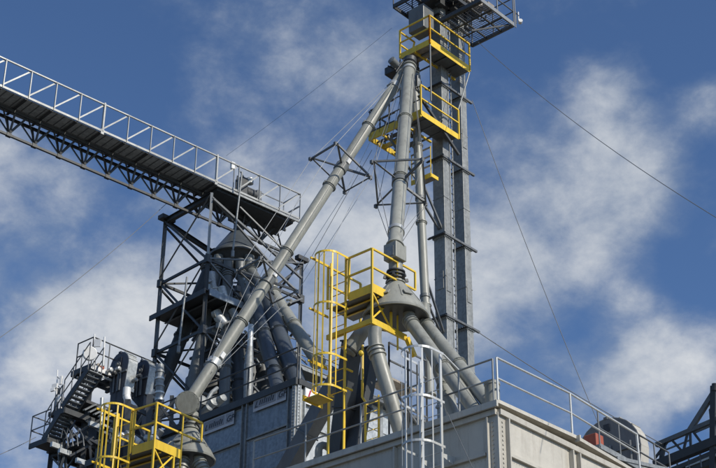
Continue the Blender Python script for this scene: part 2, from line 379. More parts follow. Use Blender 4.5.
# ladder with cage, built in a local frame: wall plane a=0, cage towards -A, b from b0 to b1
def caged_ladder(t, O, Aw, Bw, b0, b1, ztop, zbot, hoops, mt, cw=.68, nst=6, stile=('box', .03, .07), depth=.72, floor=None):
    def P(a, b, z): return O + Aw*a + Bw*b + Z*z
    bs = (b0 + (b1-b0)*.12, b1 - (b1-b0)*.12)
    for b in bs: bar('stile', t, P(0, b, floor if floor is not None else zbot), P(0, b, ztop), stile, mt, up=Aw)
    n = int((ztop - zbot - .2)/.3)
    for i in range(n): bar('rung', t, P(0, bs[0], zbot + .2 + i*.3), P(0, bs[1], zbot + .2 + i*.3), ('tube', .013), mt)
    rad = (b1-b0)/2; bc = (b0+b1)/2
    def hoop_pts():
        pts = [P(0, b0, 0)]; nn = [-Bw]
        for i in range(15):
            an = math.pi*i/14
            pts.append(P(-(depth-rad) - rad*math.sin(an), bc - rad*math.cos(an), 0)); nn.append((-Bw*math.cos(an) - Aw*math.sin(an)))
        pts.append(P(0, b1, 0)); nn.append(Bw); return pts, nn
    hp, nn = hoop_pts()
    for z in hoops:
        mb = MB(); mb.ribbon([p + Z*z for p in hp], nn, .055, .008); part('hoop', mb, mt, t)
    for i in range(nst):
        k = 1 + round(14*i/(nst-1)); p = hp[k] - nn[k]*.007
        mb = MB(); mb.box(p + Z*(min(hoops)-.03), p + Z*(max(hoops)+.03), .04, .007, up=nn[k]); part('cage_bar', mb, mt, t)
LO = bp(-.12, 0, ZT)
lad = thing('caged_ladder', 'pale galvanised ladder with round safety cage against the left wall of the cream bin', 'ladder', bp(-.48, 1.5, 0))
caged_ladder(lad, bp(-.48, 0, ZT), A, B, 1.10, 1.88, 1.35, -6, [1.33, .14, -.92, -2.0, -3.1], PALEGALV, depth=.80)
for z in (-1.05, -2.2, -3.3):
    for b in (1.2, 1.78): mb = MB(); mb.plate([bp(-.50, b, ZT+z+.02), bp(-.50, b, ZT+z-.04), bp(-.02, b, ZT+z-.16), bp(-.02, b, ZT+z+.06)], .014, B); part('standoff', mb, PALEGALV, lad)
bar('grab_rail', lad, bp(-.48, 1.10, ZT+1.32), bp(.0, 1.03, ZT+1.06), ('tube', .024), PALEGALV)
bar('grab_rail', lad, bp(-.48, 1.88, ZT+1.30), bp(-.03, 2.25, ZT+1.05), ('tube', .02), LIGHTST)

# ================================================================== bucket elevator
T = at(444.9, 235, 42.4)
def tp(a, b, z): return V((T.x, T.y, 0)) + A*a + B*b + Z*z
ZH = 35.0
el = thing('bucket_elevator', 'tall bucket elevator with two rectangular steel trunks rising behind the yellow platforms', 'elevator', tp(.6, .2, 0))
lv = [T.z + 2.82*k for k in range(-9, 5)]
TL = mat('trunk_sheet', (.28, .29, .28), .45, .2, .16, 4, spangle=True, dirt=(.24, .24, .22), dirt_amt=.45)
def trunk(a0, a1, b0, b1):
    zz = [.3] + [z for z in lv if z < ZH - .6] + [ZH]
    for z0, z1 in zip(zz[:-1], zz[1:]):
        mb = MB(); mb.cuboid(tp(a0, b0, z0+.01), A*(a1-a0), B*(b1-b0), Z*(z1-z0-.02)); part('trunk_section', mb, TL, el, bevel=.008)
        mb = MB(); mb.cuboid(tp(a0-.035, b0-.035, z1-.03), A*(a1-a0+.07), B*(b1-b0+.07), Z*.06); part('flange', mb, TL, el)
    for z0, z1 in zip(zz[:-1], zz[1:]):   # stiffening seams
        mb = MB()
        zs = (z0+z1)/2; mb.cuboid(tp(a0-.012, b0-.012, zs-.012), A*(a1-a0+.024), B*(b1-b0+.024), Z*.024); part('seam', mb, TL, el)
trunk(0, .30, 0, .44); trunk(1.0, 1.31, 0, .44)
# ladder between trunks
for a in (.36, .50): bar('ladder_stile', el, tp(a, .02, 12), tp(a, .02, ZH-1), ('box', .02, .06), TL, up=A)
for i in range(72):
    z = 13 + i*.3; bar('rung', el, tp(.36, .02, z), tp(.50, .06, z+.0), ('tube', .014), DARK)
mb = MB()
for i in range(110): mb.tube(tp(.43 + .02*math.sin(i*2.3), -.03, 13+i*.2), tp(.47, -.03, 13.07+i*.2), .012, 5)
part('bolt_row', mb, DARK, el, kind='stuff')
for z in lv:
    if z > 20 and z < 34:
        bar('brace_angle', el, tp(-.06, -.07, z), tp(1.55, -.07, z - .0), ('ang', .07), MIDST)
        bar('brace_angle', el, tp(-.06, -.07, z), tp(-.06, .6, z), ('ang', .09), DARK)
        bar('brace_angle', el, tp(.98, -.02, z), tp(.98, .5, z), ('ang', .07), DARK)
for z0 in (lv[3], lv[5], lv[6], lv[8], lv[10]):   # access doors
    for a0 in (.04, 1.04):
        mb = MB(); mb.cuboid(tp(a0, -.02, z0+.9), A*.20, B*.02, Z*.75); part('access_door', mb, TL, el, bevel=.006)
    mb = MB(); mb.cuboid(tp(-.02, .08, z0+1.0), A*.02, B*.28, Z*.6); part('access_door', mb, TL, el, bevel=.006)
for z in lv:
    for a0, a1 in ((0, .30), (1.0, 1.31)):
        part('bolt_row', bolts([tp(a0 + (a1-a0)*i/4, -.035, z + s) for i in range(5) for s in (-.05, .05)] + [tp(a0-.035, .44*i/5, z + s) - A*.0 for i in range(6) for s in (-.05, .05)], -B, .014, .02), TL, el, kind='stuff')
# head casing with rounded hood
HC = tp(.65, .22, ZH)
mb = MB(); prof = [(-1.0, 0), (1.0, 0), (1.0, .55)] + [(1.0*math.cos(math.pi*i/12), .75 + .95*math.sin(math.pi*i/12)) for i in range(13)] + [(-1.0, .55)]
mb.plate([HC + A*x + Z*z - B*.32 for x, z in prof], .64, B); part('head_hood', mb, GALVD, el)
mb = MB(); mb.cuboid(tp(-.45, -.12, ZH-.75), A*.9, B*.7, Z*.72); part('discharge_box', mb, DARK, el, bevel=.01)
mb = MB(); mb.tube(HC - B*.9 + Z*.75, HC + B*.9 + Z*.75, .09, 14); part('head_shaft', mb, DARK, el)
# drive: motor with fins, gearbox, guard
mt_ = thing('drive_motor', 'grey and tan dusty drive motor and gearbox under the elevator head', 'motor', tp(1.2, -.6, 34.6))
M0 = tp(.95, -.42, 34.85)
mb = MB(); mb.lathe(M0, A, [(0, .10), (.02, .2), (.5, .2), (.52, .22), (.7, .22), (.74, .12)], 18); part('motor_body', mb, TAN, mt_)
for i in range(12):
    an = 2*math.pi*i/12; d = B*math.cos(an) + Z*math.sin(an)
    mb = MB(); mb.box(M0 + A*.04 + d*.215, M0 + A*.48 + d*.215, .012, .045, up=d); part('fin', mb, TAN, mt_)
mb = MB(); mb.cuboid(M0 + A*-.55 - B*.22 - Z*.28, A*.52, B*.44, Z*.55); part('gearbox', mb, TAN, mt_, bevel=.03)
mb = MB(); mb.cuboid(M0 + A*-.9 - B*.10 - Z*.4, A*.3, B*.26, Z*.9); part('belt_guard', mb, GALVD, mt_, bevel=.02)
mb = MB(); mb.cuboid(M0 + A*.55 - B*.5 - Z*.30, A*.35, B*.25, Z*.3); part('junction_box', mb, TAN, mt_, bevel=.01)
for s in range(7):
    mb = MB(); q = [M0 + A*(-.7+.25*s) - B*(.25+.1*math.sin(s*2)) - Z*.3, M0 + A*(-.6+.25*s) - B*(.1) - Z*(.42+.05*(s % 3)), M0 + A*(-.45+.22*s) + B*.15 - Z*.36]
    mb.path(q, .025, 6); part('conduit', mb, TAN if s % 2 else DARK, mt_)

mb = MB(); mb.cuboid(tp(-.35, -.25, ZH-.25), A*2.2, B*1.1, Z*.25); part('head_base', mb, DARK, el, bevel=.01)
for i, (a, b, w, h) in enumerate(((.35, -.30, .3, .5), (.75, -.35, .22, .35), (-.2, -.2, .25, .6), (1.35, -.1, .25, .7), (.1, .7, .3, .5))):
    mb = MB(); mb.cuboid(tp(a, b, ZH-.25-h), A*w, B*w, Z*h); part('casing_box', mb, (DARK, GREY2, DARK, MIDST, DARK)[i], el, bevel=.01)
# top service platform
C0 = at(514, 25, 42.0)
def sv(px, py, P=C0, n=Z): return pl(px, py, P, n)
h0 = C0.z
plat0 = thing('head_platform', 'dark open grating service platform around the elevator head at the top of the tower', 'platform', C0)
def cp(a, b, z=0): return C0 + A*a + B*b + Z*z
W0, D0 = 1.8, 1.75
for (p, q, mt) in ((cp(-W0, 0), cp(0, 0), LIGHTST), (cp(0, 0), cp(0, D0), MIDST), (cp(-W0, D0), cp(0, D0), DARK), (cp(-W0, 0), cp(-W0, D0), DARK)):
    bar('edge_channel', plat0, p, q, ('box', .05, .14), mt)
for a in (-.55, -1.1, -1.65): bar('joist', plat0, cp(a, .03, -.02), cp(a, D0-.03, -.02), ('ang', .06), DARK)
for b in (.5, 1.1): bar('joist', plat0, cp(-1.7, b, -.03), cp(-.03, b, -.03), ('ang', .05), DARK)
mb = MB()
for i in range(20): mb.cuboid(cp(-W0 + .09*i, .03, .0), A*.005, B*(D0-.06), Z*.02)
for i in range(14): mb.cuboid(cp(-W0, .06+.12*i, .005), A*(W0-.03), B*.006, Z*.012)
part('grating', mb, DARK, plat0, kind='stuff')
bar('brace', plat0, cp(-.1, .1, -.05), cp(-1.9, .3, -1.2), ('ang', .07), DARK)
for a in (0, -.9, -1.8): bar('post', plat0, cp(a, 0), cp(a, 0, 1.1), ('tube', .022), MIDST)
for b in (.85, D0): bar('post', plat0, cp(0, b), cp(0, b, 1.1), ('tube', .022), MIDST)
for z in (.55, 1.1):
    bar('rail', plat0, cp(-W0, 0, z), cp(0, 0, z), ('tube', .022), MIDST); bar('rail', plat0, cp(0, 0, z), cp(0, D0, z), ('tube', .022), MIDST)
# left wing of the top platform
C1 = pl(393.4, 6.5, tp(0, 1.3, 0), B); C1 = at(393.4, 6.5, C1.y); hz = C1.z
plw = thing('head_platform', 'dark open framed wing platform on the left of the elevator head', 'platform', C1)
def wp(a, b, z=0): return C1 + A*a - B*b + Z*z
bar('edge_channel', plw, wp(0, 0), wp(1.9, 0), ('box', .05, .14), DARK); bar('edge_channel', plw, wp(0, 0), wp(0, 1.9), ('box', .05, .14), DARK)
bar('edge_channel', plw, wp(0, 1.9), wp(1.9, 1.9), ('box', .05, .14), DARK)
for a in (.62, 1.25): bar('joist', plw, wp(a, 0, -.03), wp(a, 1.9, -.03), ('ang', .07), DARK)
bar('joist', plw, wp(0, .9, -.03), wp(1.9, .9, -.03), ('ang', .06), DARK)
mb = MB()
for i in range(21): mb.cuboid(wp(.02+.09*i, .03, .0), A*.006, -B*1.85, Z*.03)
part('grating', mb, DARK, plw, kind='stuff')
bar('post', plw, wp(0, 0), wp(0, 0, 1.1), ('tube', .022), DARK); bar('post', plw, wp(1.0, 0), wp(1., 0, 1.1), ('tube', .022), DARK); bar('rail', plw, wp(0, 0, 1.1), wp(1.9, 0, 1.1), ('tube', .022), DARK); bar('rail', plw, wp(0, 0, .55), wp(1.9, 0, .55), ('tube', .022), DARK)
for q in ((.5, .2), (1.1, .7)):
    mb = MB(); mb.path([wp(q[0], q[1], -.05), wp(q[0]+.3, q[1]+.3, -.35), wp(q[0]+.8, q[1]+.6, -.4), wp(q[0]+1.0, q[1]+.9, -.9)], .035, 8); part('conduit', mb, DARK, plw)
# small antenna at its outer corner
an_ = thing('antenna', 'small white antenna on a thin mast at the outer corner of the top platform', 'antenna', cp(.05, -.02))
mb = MB(); mb.tube(cp(.05, -.03, -.1), cp(.05, -.03, 1.5), .018, 8); part('mast', mb, MIDST, an_)
mb = MB(); mb.tube(cp(.05, -.03, .55), cp(.32, .0, .55), .014, 8); part('arm', mb, MIDST, an_)
mb = MB(); mb.cuboid(cp(.28, .0, .35), A*.035, B*.04, Z*.36); part('element', mb, WHITE, an_)
mb = MB(); mb.tube(cp(.40, .0, .42), cp(.50, .1, .42), .07, 12); part('reflector', mb, WHITE, an_)
mb = MB(); mb.cuboid(cp(.14, .0, .15), A*.03, B*.03, Z*.5); part('bracket', mb, MIDST, an_)

# ---------------- P1
N1 = at(430, 42, 41.2); 
def n1(a, b, z=0): return N1 + A*a + B*b + Z*z
p1 = thing('yellow_platform', 'upper yellow railed platform wrapped round the elevator tower below its head', 'platform', N1)
a1, b1 = 2.08, 1.27
def yrail(t, pts, H, toe=.2, mt=YEL, posts=None):
    for i, p in enumerate(pts): bar('post', t, p - Z*.05, p + Z*H, ('box', .05, .05), mt, up=A)
    for x, y in zip(pts[:-1], pts[1:]):
        bar('top_rail', t, x+Z*H, y+Z*H, ('box', .045, .045), mt); bar('mid_rail', t, x+Z*H*.53, y+Z*H*.53, ('box', .04, .04), mt)
        if toe:
            d = (y-x).normalized(); bar('toe_board', t, x+d*.03+Z*(.02), y-d*.03+Z*(.02), ('box', .014, toe), mt)
yrail(p1, [n1(0, 0), n1(a1, 0)], 1.07, .26); yrail(p1, [n1(0, 0), n1(0, b1)], 1.07, .22)
mb = MB(); mb.cuboid(n1(.02, .02, -.06), A*.55, B*(b1-.04), Z*.03); part('deck_plate', mb, TAN, p1)
mb = MB(); mb.cuboid(n1(.60, .02, -.06), A*(a1-.62), B*.58, Z*.03); part('deck_plate', mb, MIDST, p1)
for a in (.35, .95, 1.5): bar('joist', p1, n1(a, .02, -.11), n1(a, b1-.02 if a < 1 else .6, -.11), ('ang', .07), MIDST)
bar('joist', p1, n1(.0, .62, -.12), n1(a1, .62, -.12), ('ang', .07), YEL)
bar('post', p1, n1(.0, b1, 0), n1(.0, b1, 1.07), ('box', .045, .045), YEL)
for z in (.5, 1.02): bar('end_rail', p1, n1(.0, b1, z), n1(.75, b1, z), ('box', .045, .045), YEL)
bar('end_rail', p1, n1(.75, b1, 1.02), n1(.62, b1, .5), ('box', .045, .045), YEL)
for p in (n1(0, 0, -.1), n1(0, b1, -.1)): bar('hanger', p1, p, p - Z*2.2, ('tube', .028), MIDST)
# ---------------- P2
N2 = at(421, 113, 41.0)
def n2(a, b, z=0): return N2 + A*a + B*b + Z*z
Q = pl(459, 139, N2, B); a2 = (Q-N2).dot(A); Q = pl(369, 135, N2, A); b2 = (Q-N2).dot(B)
p2 = thing('yellow_platform', 'middle yellow platform on the elevator tower with open joists reaching left past the spouts', 'platform', N2)
yrail(p2, [n2(0, 0), n2(a2, 0)], 1.07, .2)
bar('edge_beam', p2, n2(0, 0), n2(0, b2), ('box', .05, .27), YEL); bar('edge_beam', p2, n2(0, b2), n2(1.5, b2), ('box', .04, .2), YEL)
bar('edge_beam', p2, n2(.72, b2*.45), n2(.72, b2), ('box', .04, .14), YEL)
for a in (.42, .85, 1.3): bar('joist', p2, n2(a, .1, -.02), n2(a, b2-.02, -.02), ('ang', .08), MIDST)
for b in (.8, 1.7): bar('joist', p2, n2(0, b, -.04), n2(1.5, b, -.04), ('ang', .06), YEL)
mb = MB(); mb.cuboid(n2(.03, .03, .0), A*(a2-.06), B*.62, Z*.02); part('deck_plate', mb, MIDST, p2)
for p in (n2(0, b2*.97), n2(0, b2*.62), n2(0, b2*.8)): bar('post', p2, p, p + Z*1.0, ('ang', .05), DARK)  # left posts and rails coloured dark to stand for their shadowed side
for z in (.5, 1.0): bar('rail', p2, n2(0, b2*.97, z), n2(0, b2*.5, z), ('ang', .045), DARK)
for a in (0, .75, 1.5): bar('post', p2, n2(a, b2), n2(a, b2, 1.0), ('ang', .05), MIDST)
for z in (.5, 1.0): bar('rail', p2, n2(0, b2, z), n2(1.5, b2, z), ('ang', .045), MIDST); bar('rail', p2, n2(0, 0, z), n2(0, b2*.97, z), ('ang', .045), MIDST)
bar('brace', p2, n1(a1, .02, -.1), n2(a2, .0, 1.07), ('tube', .025), GALVD)
bar('strut', p2, n2(.05, .1, .75), n2(1.9, .0, -.65), ('ang', .08), DARK)
bar('strut', p2, n2(.3, .4, -.1), n2(.9, .9, -2.2), ('ang', .07), MIDST)
bar('strut', p2, n2(.1, 1.5, -.1), n2(1.2, .95, -1.9), ('ang', .06), MIDST)
for i, (a, b, l) in enumerate(((.5, .9, .15), (.2, 1.4, .2))):
    mb = MB(); q = n2(a, b, -.05); mb.path([q, q - Z*.1 + A*.1, q - Z*.15 + A*l*.6 - B*.2, q - Z*.2 + A*l*.7], .03, 8); part('air_line', mb, (DARK, MIDST, GREY2)[i % 3], p2)
for a, b in ((.25, .7), (.9, .5), (.6, 1.2)):
    mb = MB(); mb.cuboid(n2(a, b, .05), A*.22, B*.2, Z*.3); part('control_box', mb, GREY2, p2, bevel=.01)
bar('kick_strip', p2, n2(0, b2*.5, .18), n2(0, b2*.97, .18), ('box', .02, .05), DARK)
for k in range(4): bar('tread_bar', p2, n2(.1+.35*k, b2*.55, .0), n2(.1+.35*k, b2*.95, .0), ('box', .12, .03), MIDST)
# ---------------- P3 (narrow one under it)
N3 = at(433, 176, 41.9)
def n3(a, b, z=0): return N3 + A*a + B*b + Z*z
p3 = thing('yellow_platform', 'small tan and yellow landing tucked under the middle platform beside the trunk', 'platform', N3)
mb = MB(); mb.cuboid(n3(-.1, .02, 0), A*.34, B*.75, Z*.03); part('deck_plate', mb, TAN, p3)
bar('edge_beam', p3, n3(-.1, 0), n3(-.1, .8), ('box', .03, .16), YEL)
bar('edge_beam', p3, n3(-.1, 0), n3(.25, 0), ('box', .03, .12), YEL)
for b in (.0, .4, .78): bar('post', p3, n3(-.1, b), n3(-.1, b, 1.05), ('box', .03, .03), YEL)
for z in (.35, .7, 1.02): bar('rail', p3, n3(-.1, 0, z), n3(-.1, .8, z), ('box', .03, .05), TAN)
# ================================================================== spouts
def spout(label, p, q, r, mt, sec=3.0, cat='spout', collars=True, group=None, name='grain_spout', ends=True):
    t = thing(name, label, cat, p, group); d = (q-p); Ln = d.length; d.normalize()
    n = max(1, round(Ln/sec))
    for i in range(n):
        mb = MB(); mb.tube(p + d*(Ln*i/n + .004), p + d*(Ln*(i+1)/n - .004), r, 24); part('pipe_section', mb, mt, t)
        an = random.uniform(0, 6.28); xx = d.orthogonal().normalized(); sd_ = xx*math.cos(an) + d.cross(xx)*math.sin(an)
        mb = MB(); mb.box(p + d*(Ln*i/n + .05) + sd_*r, p + d*(Ln*(i+1)/n - .05) + sd_*r, .025, .012, up=sd_); part('weld_seam', mb, mt, t)
        if collars and i:
            k = p + d*Ln*i/n; mb = MB(); mb.lathe(k - d*.06, d, [(0, r+.004), (.001, r+.02), (.045, r+.02), (.046, r+.045), (.074, r+.045), (.075, r+.02), (.119, r+.02), (.12, r+.004)], 24); part('clamp_band', mb, mt, t)
            y = d.cross(d.orthogonal().normalized()); x_ = d.orthogonal().normalized(); part('bolt_row', bolts([k + (x_*math.cos(j*math.pi/5) + y*math.sin(j*math.pi/5))*(r+.03) - d*.03 for j in range(10)], d, .012, .06), mt, t, kind='stuff')
            x = d.orthogonal().normalized(); mb = MB(); mb.box(k + x*(r+.03) - d*.05, k + x*(r+.03) + d*.05, .05, .04, up=x); part('clamp_lug', mb, GALVD, t)
    if ends:
        for k in (p, q): mb = MB(); mb.lathe(k - d*.03, d, [(0, r), (.001, r+.05), (.059, r+.05), (.06, r)], 24); part('flange', mb, mt, t)
    return t, d
def queen_post(t, P, q, k, d, r, R, angs, mt, tag=None):
    """collar with four struts and tie bars; returns tips"""
    h = d.cross(Z).normalized(); u = h.cross(d).normalized()
    tips = [k + (h*math.cos(R_(a)) + u*math.sin(R_(a)))*R for a in angs]
    mb = MB(); mb.lathe(k - d*.12, d, [(0, r), (.001, r+.03), (.239, r+.03), (.24, r)], 24); part('collar', mb, GREY2, t)
    for i, tpp in enumerate(tips):
        di = (tpp-k).normalized(); bar('strut', t, k + di*r, tpp, ('ang', .06), mt)
        bar('tie_bar', t, tpp, tips[(i+1) % 4], ('ang', .05), mt)
        mb = MB(); mb.cuboid(tpp - Z*.05 - A*.05, A*.1, B*.08, Z*.1); part('tip_lug', mb, mt, t)
    return tips
def cable(label, pts, r=.009, mt=CABLE, group=None, name='guy_cable', cat='cable'):
    mb = MB(); mb.path(pts, r, 6)
    o = part(name, mb, mt, None, origin=pts[0]); o['label'] = label; o['category'] = cat
    if group: o['group'] = group
    return o
def sag(p, q, s, n=14): return [lerp(p, q, i/n) - Z*s*4*(i/n)*(1-i/n) for i in range(n+1)]
angs = (60, 143, 240, 323)
YB = 38.5
S1a = at(405, 70, 41.3); S1b = at(192, 397, YB)
s1, d1 = spout('long grey grain spout slanting from the elevator top down to the lower left distributor', S1a, S1b, .172, GREY, 3.1)
L1_ = (S1b - S1a).length
ks = [S1a + d1*L1_*f for f in (.3407, .688)]
tipsA = queen_post(s1, S1a, S1b, ks[0], d1, .175, 1.0, angs, MIDST); tipsB = queen_post(s1, S1a, S1b, ks[1], d1, .175, .95, angs, MIDST)
for i in range(4):
    hh = d1.cross(Z).normalized(); uu = hh.cross(d1).normalized(); o_ = hh*math.cos(R_(angs[i])) + uu*math.sin(R_(angs[i]))
    e0 = S1a + d1*.9 + o_*.2; e1 = S1b - d1*1.2 + o_*.2
    mb = MB(); mb.path([e0, tipsA[i], tipsB[i], e1], .008, 6); part('tension_cable', mb, CABLEP, s1)
    for e in (e0, e1): mb = MB(); mb.tube(e - o_*.05, e + o_*.03, .035, 8); part('cable_lug', mb, CABLEP, s1)
for f in (.06, .913):
    k = S1a + d1*L1_*f; mb = MB(); mb.lathe(k - d1*.1, d1, [(0, .175), (.001, .20), (.2, .20), (.201, .175)], 24); part('collar', mb, GALV, s1)
for k in ks + [S1a + d1*L1_*.913]:
    mb = MB(); mb.box(k - d1*.32 + B*-.19, k - d1*.14 + B*-.19, .12, .05, up=B); part('clamp_plate', mb, WHITE, s1)

S2a = at(409, 68, 41.2); YD = 35.4; S2b = at(395, 247, YD)
s2, d2 = spout('upright grey grain spout dropping from the elevator top to the middle distributor', S2a, S2b, .195, GREY, 3.4)
L2_ = (S2b - S2a).length
kq = S2a + d2*L2_*.69
tipsC = queen_post(s2, S2a, S2b, kq, d2, .2, .98, (45, 135, 225, 315), MIDST)
for i, a in enumerate((45, 135, 225, 315)):
    hh = d2.cross(Z).normalized(); uu = hh.cross(d2).normalized(); o_ = hh*math.cos(R_(a)) + uu*math.sin(R_(a))
    mb = MB(); mb.path([S2a + d2*.8 + o_*.22, tipsC[i], S2b - d2*.5 + o_*.22], .009, 6); part('tension_cable', mb, CABLE, s2)
for f in (.02, .93): 
    k = S2a + d2*L2_*f; mb = MB(); mb.lathe(k - d2*.07, d2, [(0, .195), (.001, .225), (.14, .225), (.141, .195)], 24); part('collar', mb, GALV, s2)

S3a = at(414, 74, 42.3); S3b = at(430, 395, 41.0)
s3, d3 = spout('slim grey downspout hanging close beside the elevator trunks', S3a, S3b, .135, GREY, 3.2)
mb = MB(); mb.lathe(S3a + d3*.1, d3, [(0, .14), (.01, .21), (.35, .21), (.55, .14)], 20); part('reducer', mb, GALVD, s3)
for f in (.42, .72):
    k = S3a + d3*(S3b-S3a).length*f; bar('support_arm', s3, k, tp(0, .2, k.z - .7), ('ang', .06), MIDST); bar('support_arm', s3, k + Z*.8, tp(0, .1, k.z - .7), ('ang', .06), MIDST)
    mb = MB(); mb.lathe(k, d3, [(0, .135), (.001, .16), (.1, .16), (.101, .135)], 20); part('collar', mb, GREY2, s3)

# valve housing feeding the spouts
vh = thing('diverter_valve', 'dark diverter valve housing feeding the spout tops under the upper yellow platform', 'valve', at(412, 62, 41.9))
VC = at(424, 44, 42.1)
mb = MB(); mb.plate([VC - A*.25 - B*.2 + Z*.5, VC + A*.3 - B*.2 + Z*.5, VC + A*.3 + B*.45 + Z*.5, VC - A*.25 + B*.45 + Z*.5], .95, Z); part('housing', mb, GREY2, vh, bevel=.02)
for (Pq, r, dd) in ((S1a, .2, d1), (S2a, .22, d2), (S3a, .16, d3)):
    top = Pq - dd*.05; mb = MB(); mb.path([top, top - dd*.15, top - dd*.2 + Z*.15 + A*.04, top - dd*.2 + Z*.26 + A*.05], r*.95, 16); part('throat', mb, DARK, vh)
    for s in (.0, .12): mb = MB(); mb.lathe(top - dd*(s+.04), dd, [(0, r), (.001, r+.035), (.03, r+.035), (.031, r)], 20); part('clamp_ring', mb, DARK, vh)
jb = at(395, 70, 41.35); mb = MB(); mb.cuboid(jb, A*1.35, B*.45, Z*.28); part('manifold', mb, DARK, vh, bevel=.02)
for i in range(7):
    q = jb + A*(.1+.18*i) - B*(.05*(i % 3)); mb = MB(); mb.path([q + Z*.3, q - Z*(.1+.06*(i % 4)), q - Z*(.25+.05*(i % 3)) + A*.12], .035, 8); part('hose', mb, (DARK, MIDST)[i % 2], vh)
mb = MB(); mb.lathe(at(397, 66, 41.0), -A + Z*.3, [(0, .09), (.02, .13), (.3, .13), (.32, .05)], 14); part('actuator', mb, GREY2, vh)
for px, py, qx, qy in ((392, 70, 398, 64), (396, 72, 404, 60), (388, 66, 396, 70)):
    bar('lever', vh, at(px, py, 41.0), at(qx, qy, 41.2), ('tube', .025), DARK)

# ================================================================== distributors
def distributor(label, C_, r, h, mt, neck_r, neck_top, stubs, name='grain_distributor'):
    t = thing(name, label, 'distributor', C_)
    mb = MB(); mb.lathe(C_, Z, [(0, r*.9), (.001, r), (.05, r*1.01), (.07, r*.985), (h*.30, r*.84), (h*.62, r*.58), (h*.8, r*.42), (h, neck_r)], 40); part('cone', mb, mt, t)
    mb = MB(); mb.lathe(C_ - Z*.02, Z, [(0, r*.93), (.02, r*.95)], 40); part('outlet_plate', mb, DARK, t)
    mb = MB(); mb.tube(C_ + Z*h, C_ + Z*(neck_top), neck_r*.92, 20); part('neck', mb, mt, t)
    for z in (.0, .10, .2, .3):
        if h + z < neck_top: mb = MB(); mb.lathe(C_ + Z*(h+z), Z, [(0, neck_r*.9), (.001, neck_r*1.22), (.035, neck_r*1.22), (.036, neck_r*.9)], 20); part('clamp_ring', mb, DARK if z else mt, t)
    for i in range(8):
        an = i*math.pi/4 + .2; dv = V((math.cos(an), math.sin(an), 0)); mb = MB(); mb.box(C_ + dv*r*.84 + Z*h*.31, C_ + dv*r*.44 + Z*h*.79, .03, .02, up=dv); part('standing_seam', mb, mt, t)
    for i in range(3):
        an = -math.pi*(.35 + .3*i); dv = V((math.cos(an), math.sin(an), 0)); k = C_ + dv*r*.72 + Z*h*.46; n_ = (dv + Z*.9).normalized(); e_ = dv.cross(Z)
        mb = MB(); mb.cuboid(k - e_*.11 - n_.cross(e_)*.09, e_*.22, n_.cross(e_)*.18, n_*.035); part('inspection_hatch', mb, mt, t, bevel=.008)
    for i in range(6):
        an = i*math.pi/3 + .3; dv = V((math.cos(an), math.sin(an), 0)); k = C_ + Z*(h+.12) + dv*neck_r*1.25
        mb = MB(); mb.box(k, k + dv*.08 + Z*.02, .05, .09); part('latch', mb, DARK, t)
    return t
K2 = at(396, 318, YD + .1)
dzneck = S2b.z - K2.z
dist2 = distributor('grey cone-shaped distributor beside the yellow middle platform', K2, .84, .98, GREY, .2, dzneck, 6)
# inspection box above its neck
mb = MB(); bx = S2b - Z*.42; mb.cuboid(bx - A*.21 - B*.21, A*.42, B*.42, Z*.46); part('inspection_box', mb, GREY, dist2, bevel=.015)
mb = MB(); mb.cuboid(bx - A*.23 - B*.13 + Z*.06, A*.02, B*.26, Z*.28); part('hatch', mb, GALVD, dist2)

def outlet(label, p0, p1, r, mt, group='spouts fanning out under the middle distributor', n=2):
    """bent stub with clamp rings under a distributor then a straight spout"""
    d = (p1-p0).normalized()
    t, _ = spout(label, p0, p1, r, mt, 2.6, group=group, ends=False)
    mb = MB(); mb.path([p0 + Z*.5, p0 + Z*.25 - d*.04, p0 + d*.05], r*.92, 18); part('elbow', mb, mt, t)
    for s in (.02, .12, .24): mb = MB(); mb.lathe(p0 + d*s, d, [(0, r*.9), (.001, r*1.2), (.03, r*1.2), (.031, r*.9)], 20); part('clamp_ring', mb, GALVD if s == .12 else mt, t)
    mb = MB(); mb.lathe(p1 - d*.05, d, [(0, r), (.001, r+.06), (.03, r+.06), (.031, r)], 20); part('flange', mb, mt, t)
    return t
ZR = ZT
def onroof(px, py, frm=None, ext=.42):
    return atz(px, py, ZT - .03)
outlet('thick grey spout from the middle distributor to the roof behind the eave railing post', at(409, 320, 35.2), onroof(481, 418, at(409, 320, 35.2)), .165, GREY)
outlet('uppermost grey spout from the middle distributor, ending beside the small roof vent', at(424, 322, 35.7), onroof(497, 413, at(424, 322, 35.7)), .165, GREY)
outlet('short steep grey spout glimpsed behind the thick spout at the railing', at(432, 352, 36.6), onroof(458, 428, at(432, 352, 36.6)), .15, GREY)
outlet('front grey spout dropping from the middle distributor to just left of the ladder cage', at(375, 347, 34.8), onroof(405, 446, at(375, 347, 34.8)), .185, GREY)
# square dark chutes
def chute(label, p, q, w, mt, group='square chutes left of the middle distributor'):
    t = thing('square_chute', label, 'chute', p, group); d = (q-p); Ln = d.length; d.normalize(); n = max(1, round(Ln/1.6))
    for i in range(n):
        mb = MB(); mb.box(p + d*(Ln*i/n+.01), p + d*(Ln*(i+1)/n-.01), w, w*.95, up=A); part('chute_section', mb, mt, t)
        mb = MB(); mb.box(p + d*(Ln*i/n-.02), p + d*(Ln*i/n+.02), w+.07, w*.95+.07, up=A); part('flange', mb, mt, t)
    return t
chute('dark square chute standing almost upright below the left side of the yellow platform', at(352, 342, 35.8), onroof(336, 476, at(352, 342, 35.8)), .38, DARK)
chute('dark square chute between the front grey spout and the yellow ladder rail', at(372, 350, 36.6), onroof(352, 468, at(372, 350, 36.6)), .33, DARK)
chute('long dark square chute slanting down left across the pale bin corner', at(342, 372, 36.8), onroof(272, 497, at(342, 372, 36.8)), .40, MIDST)
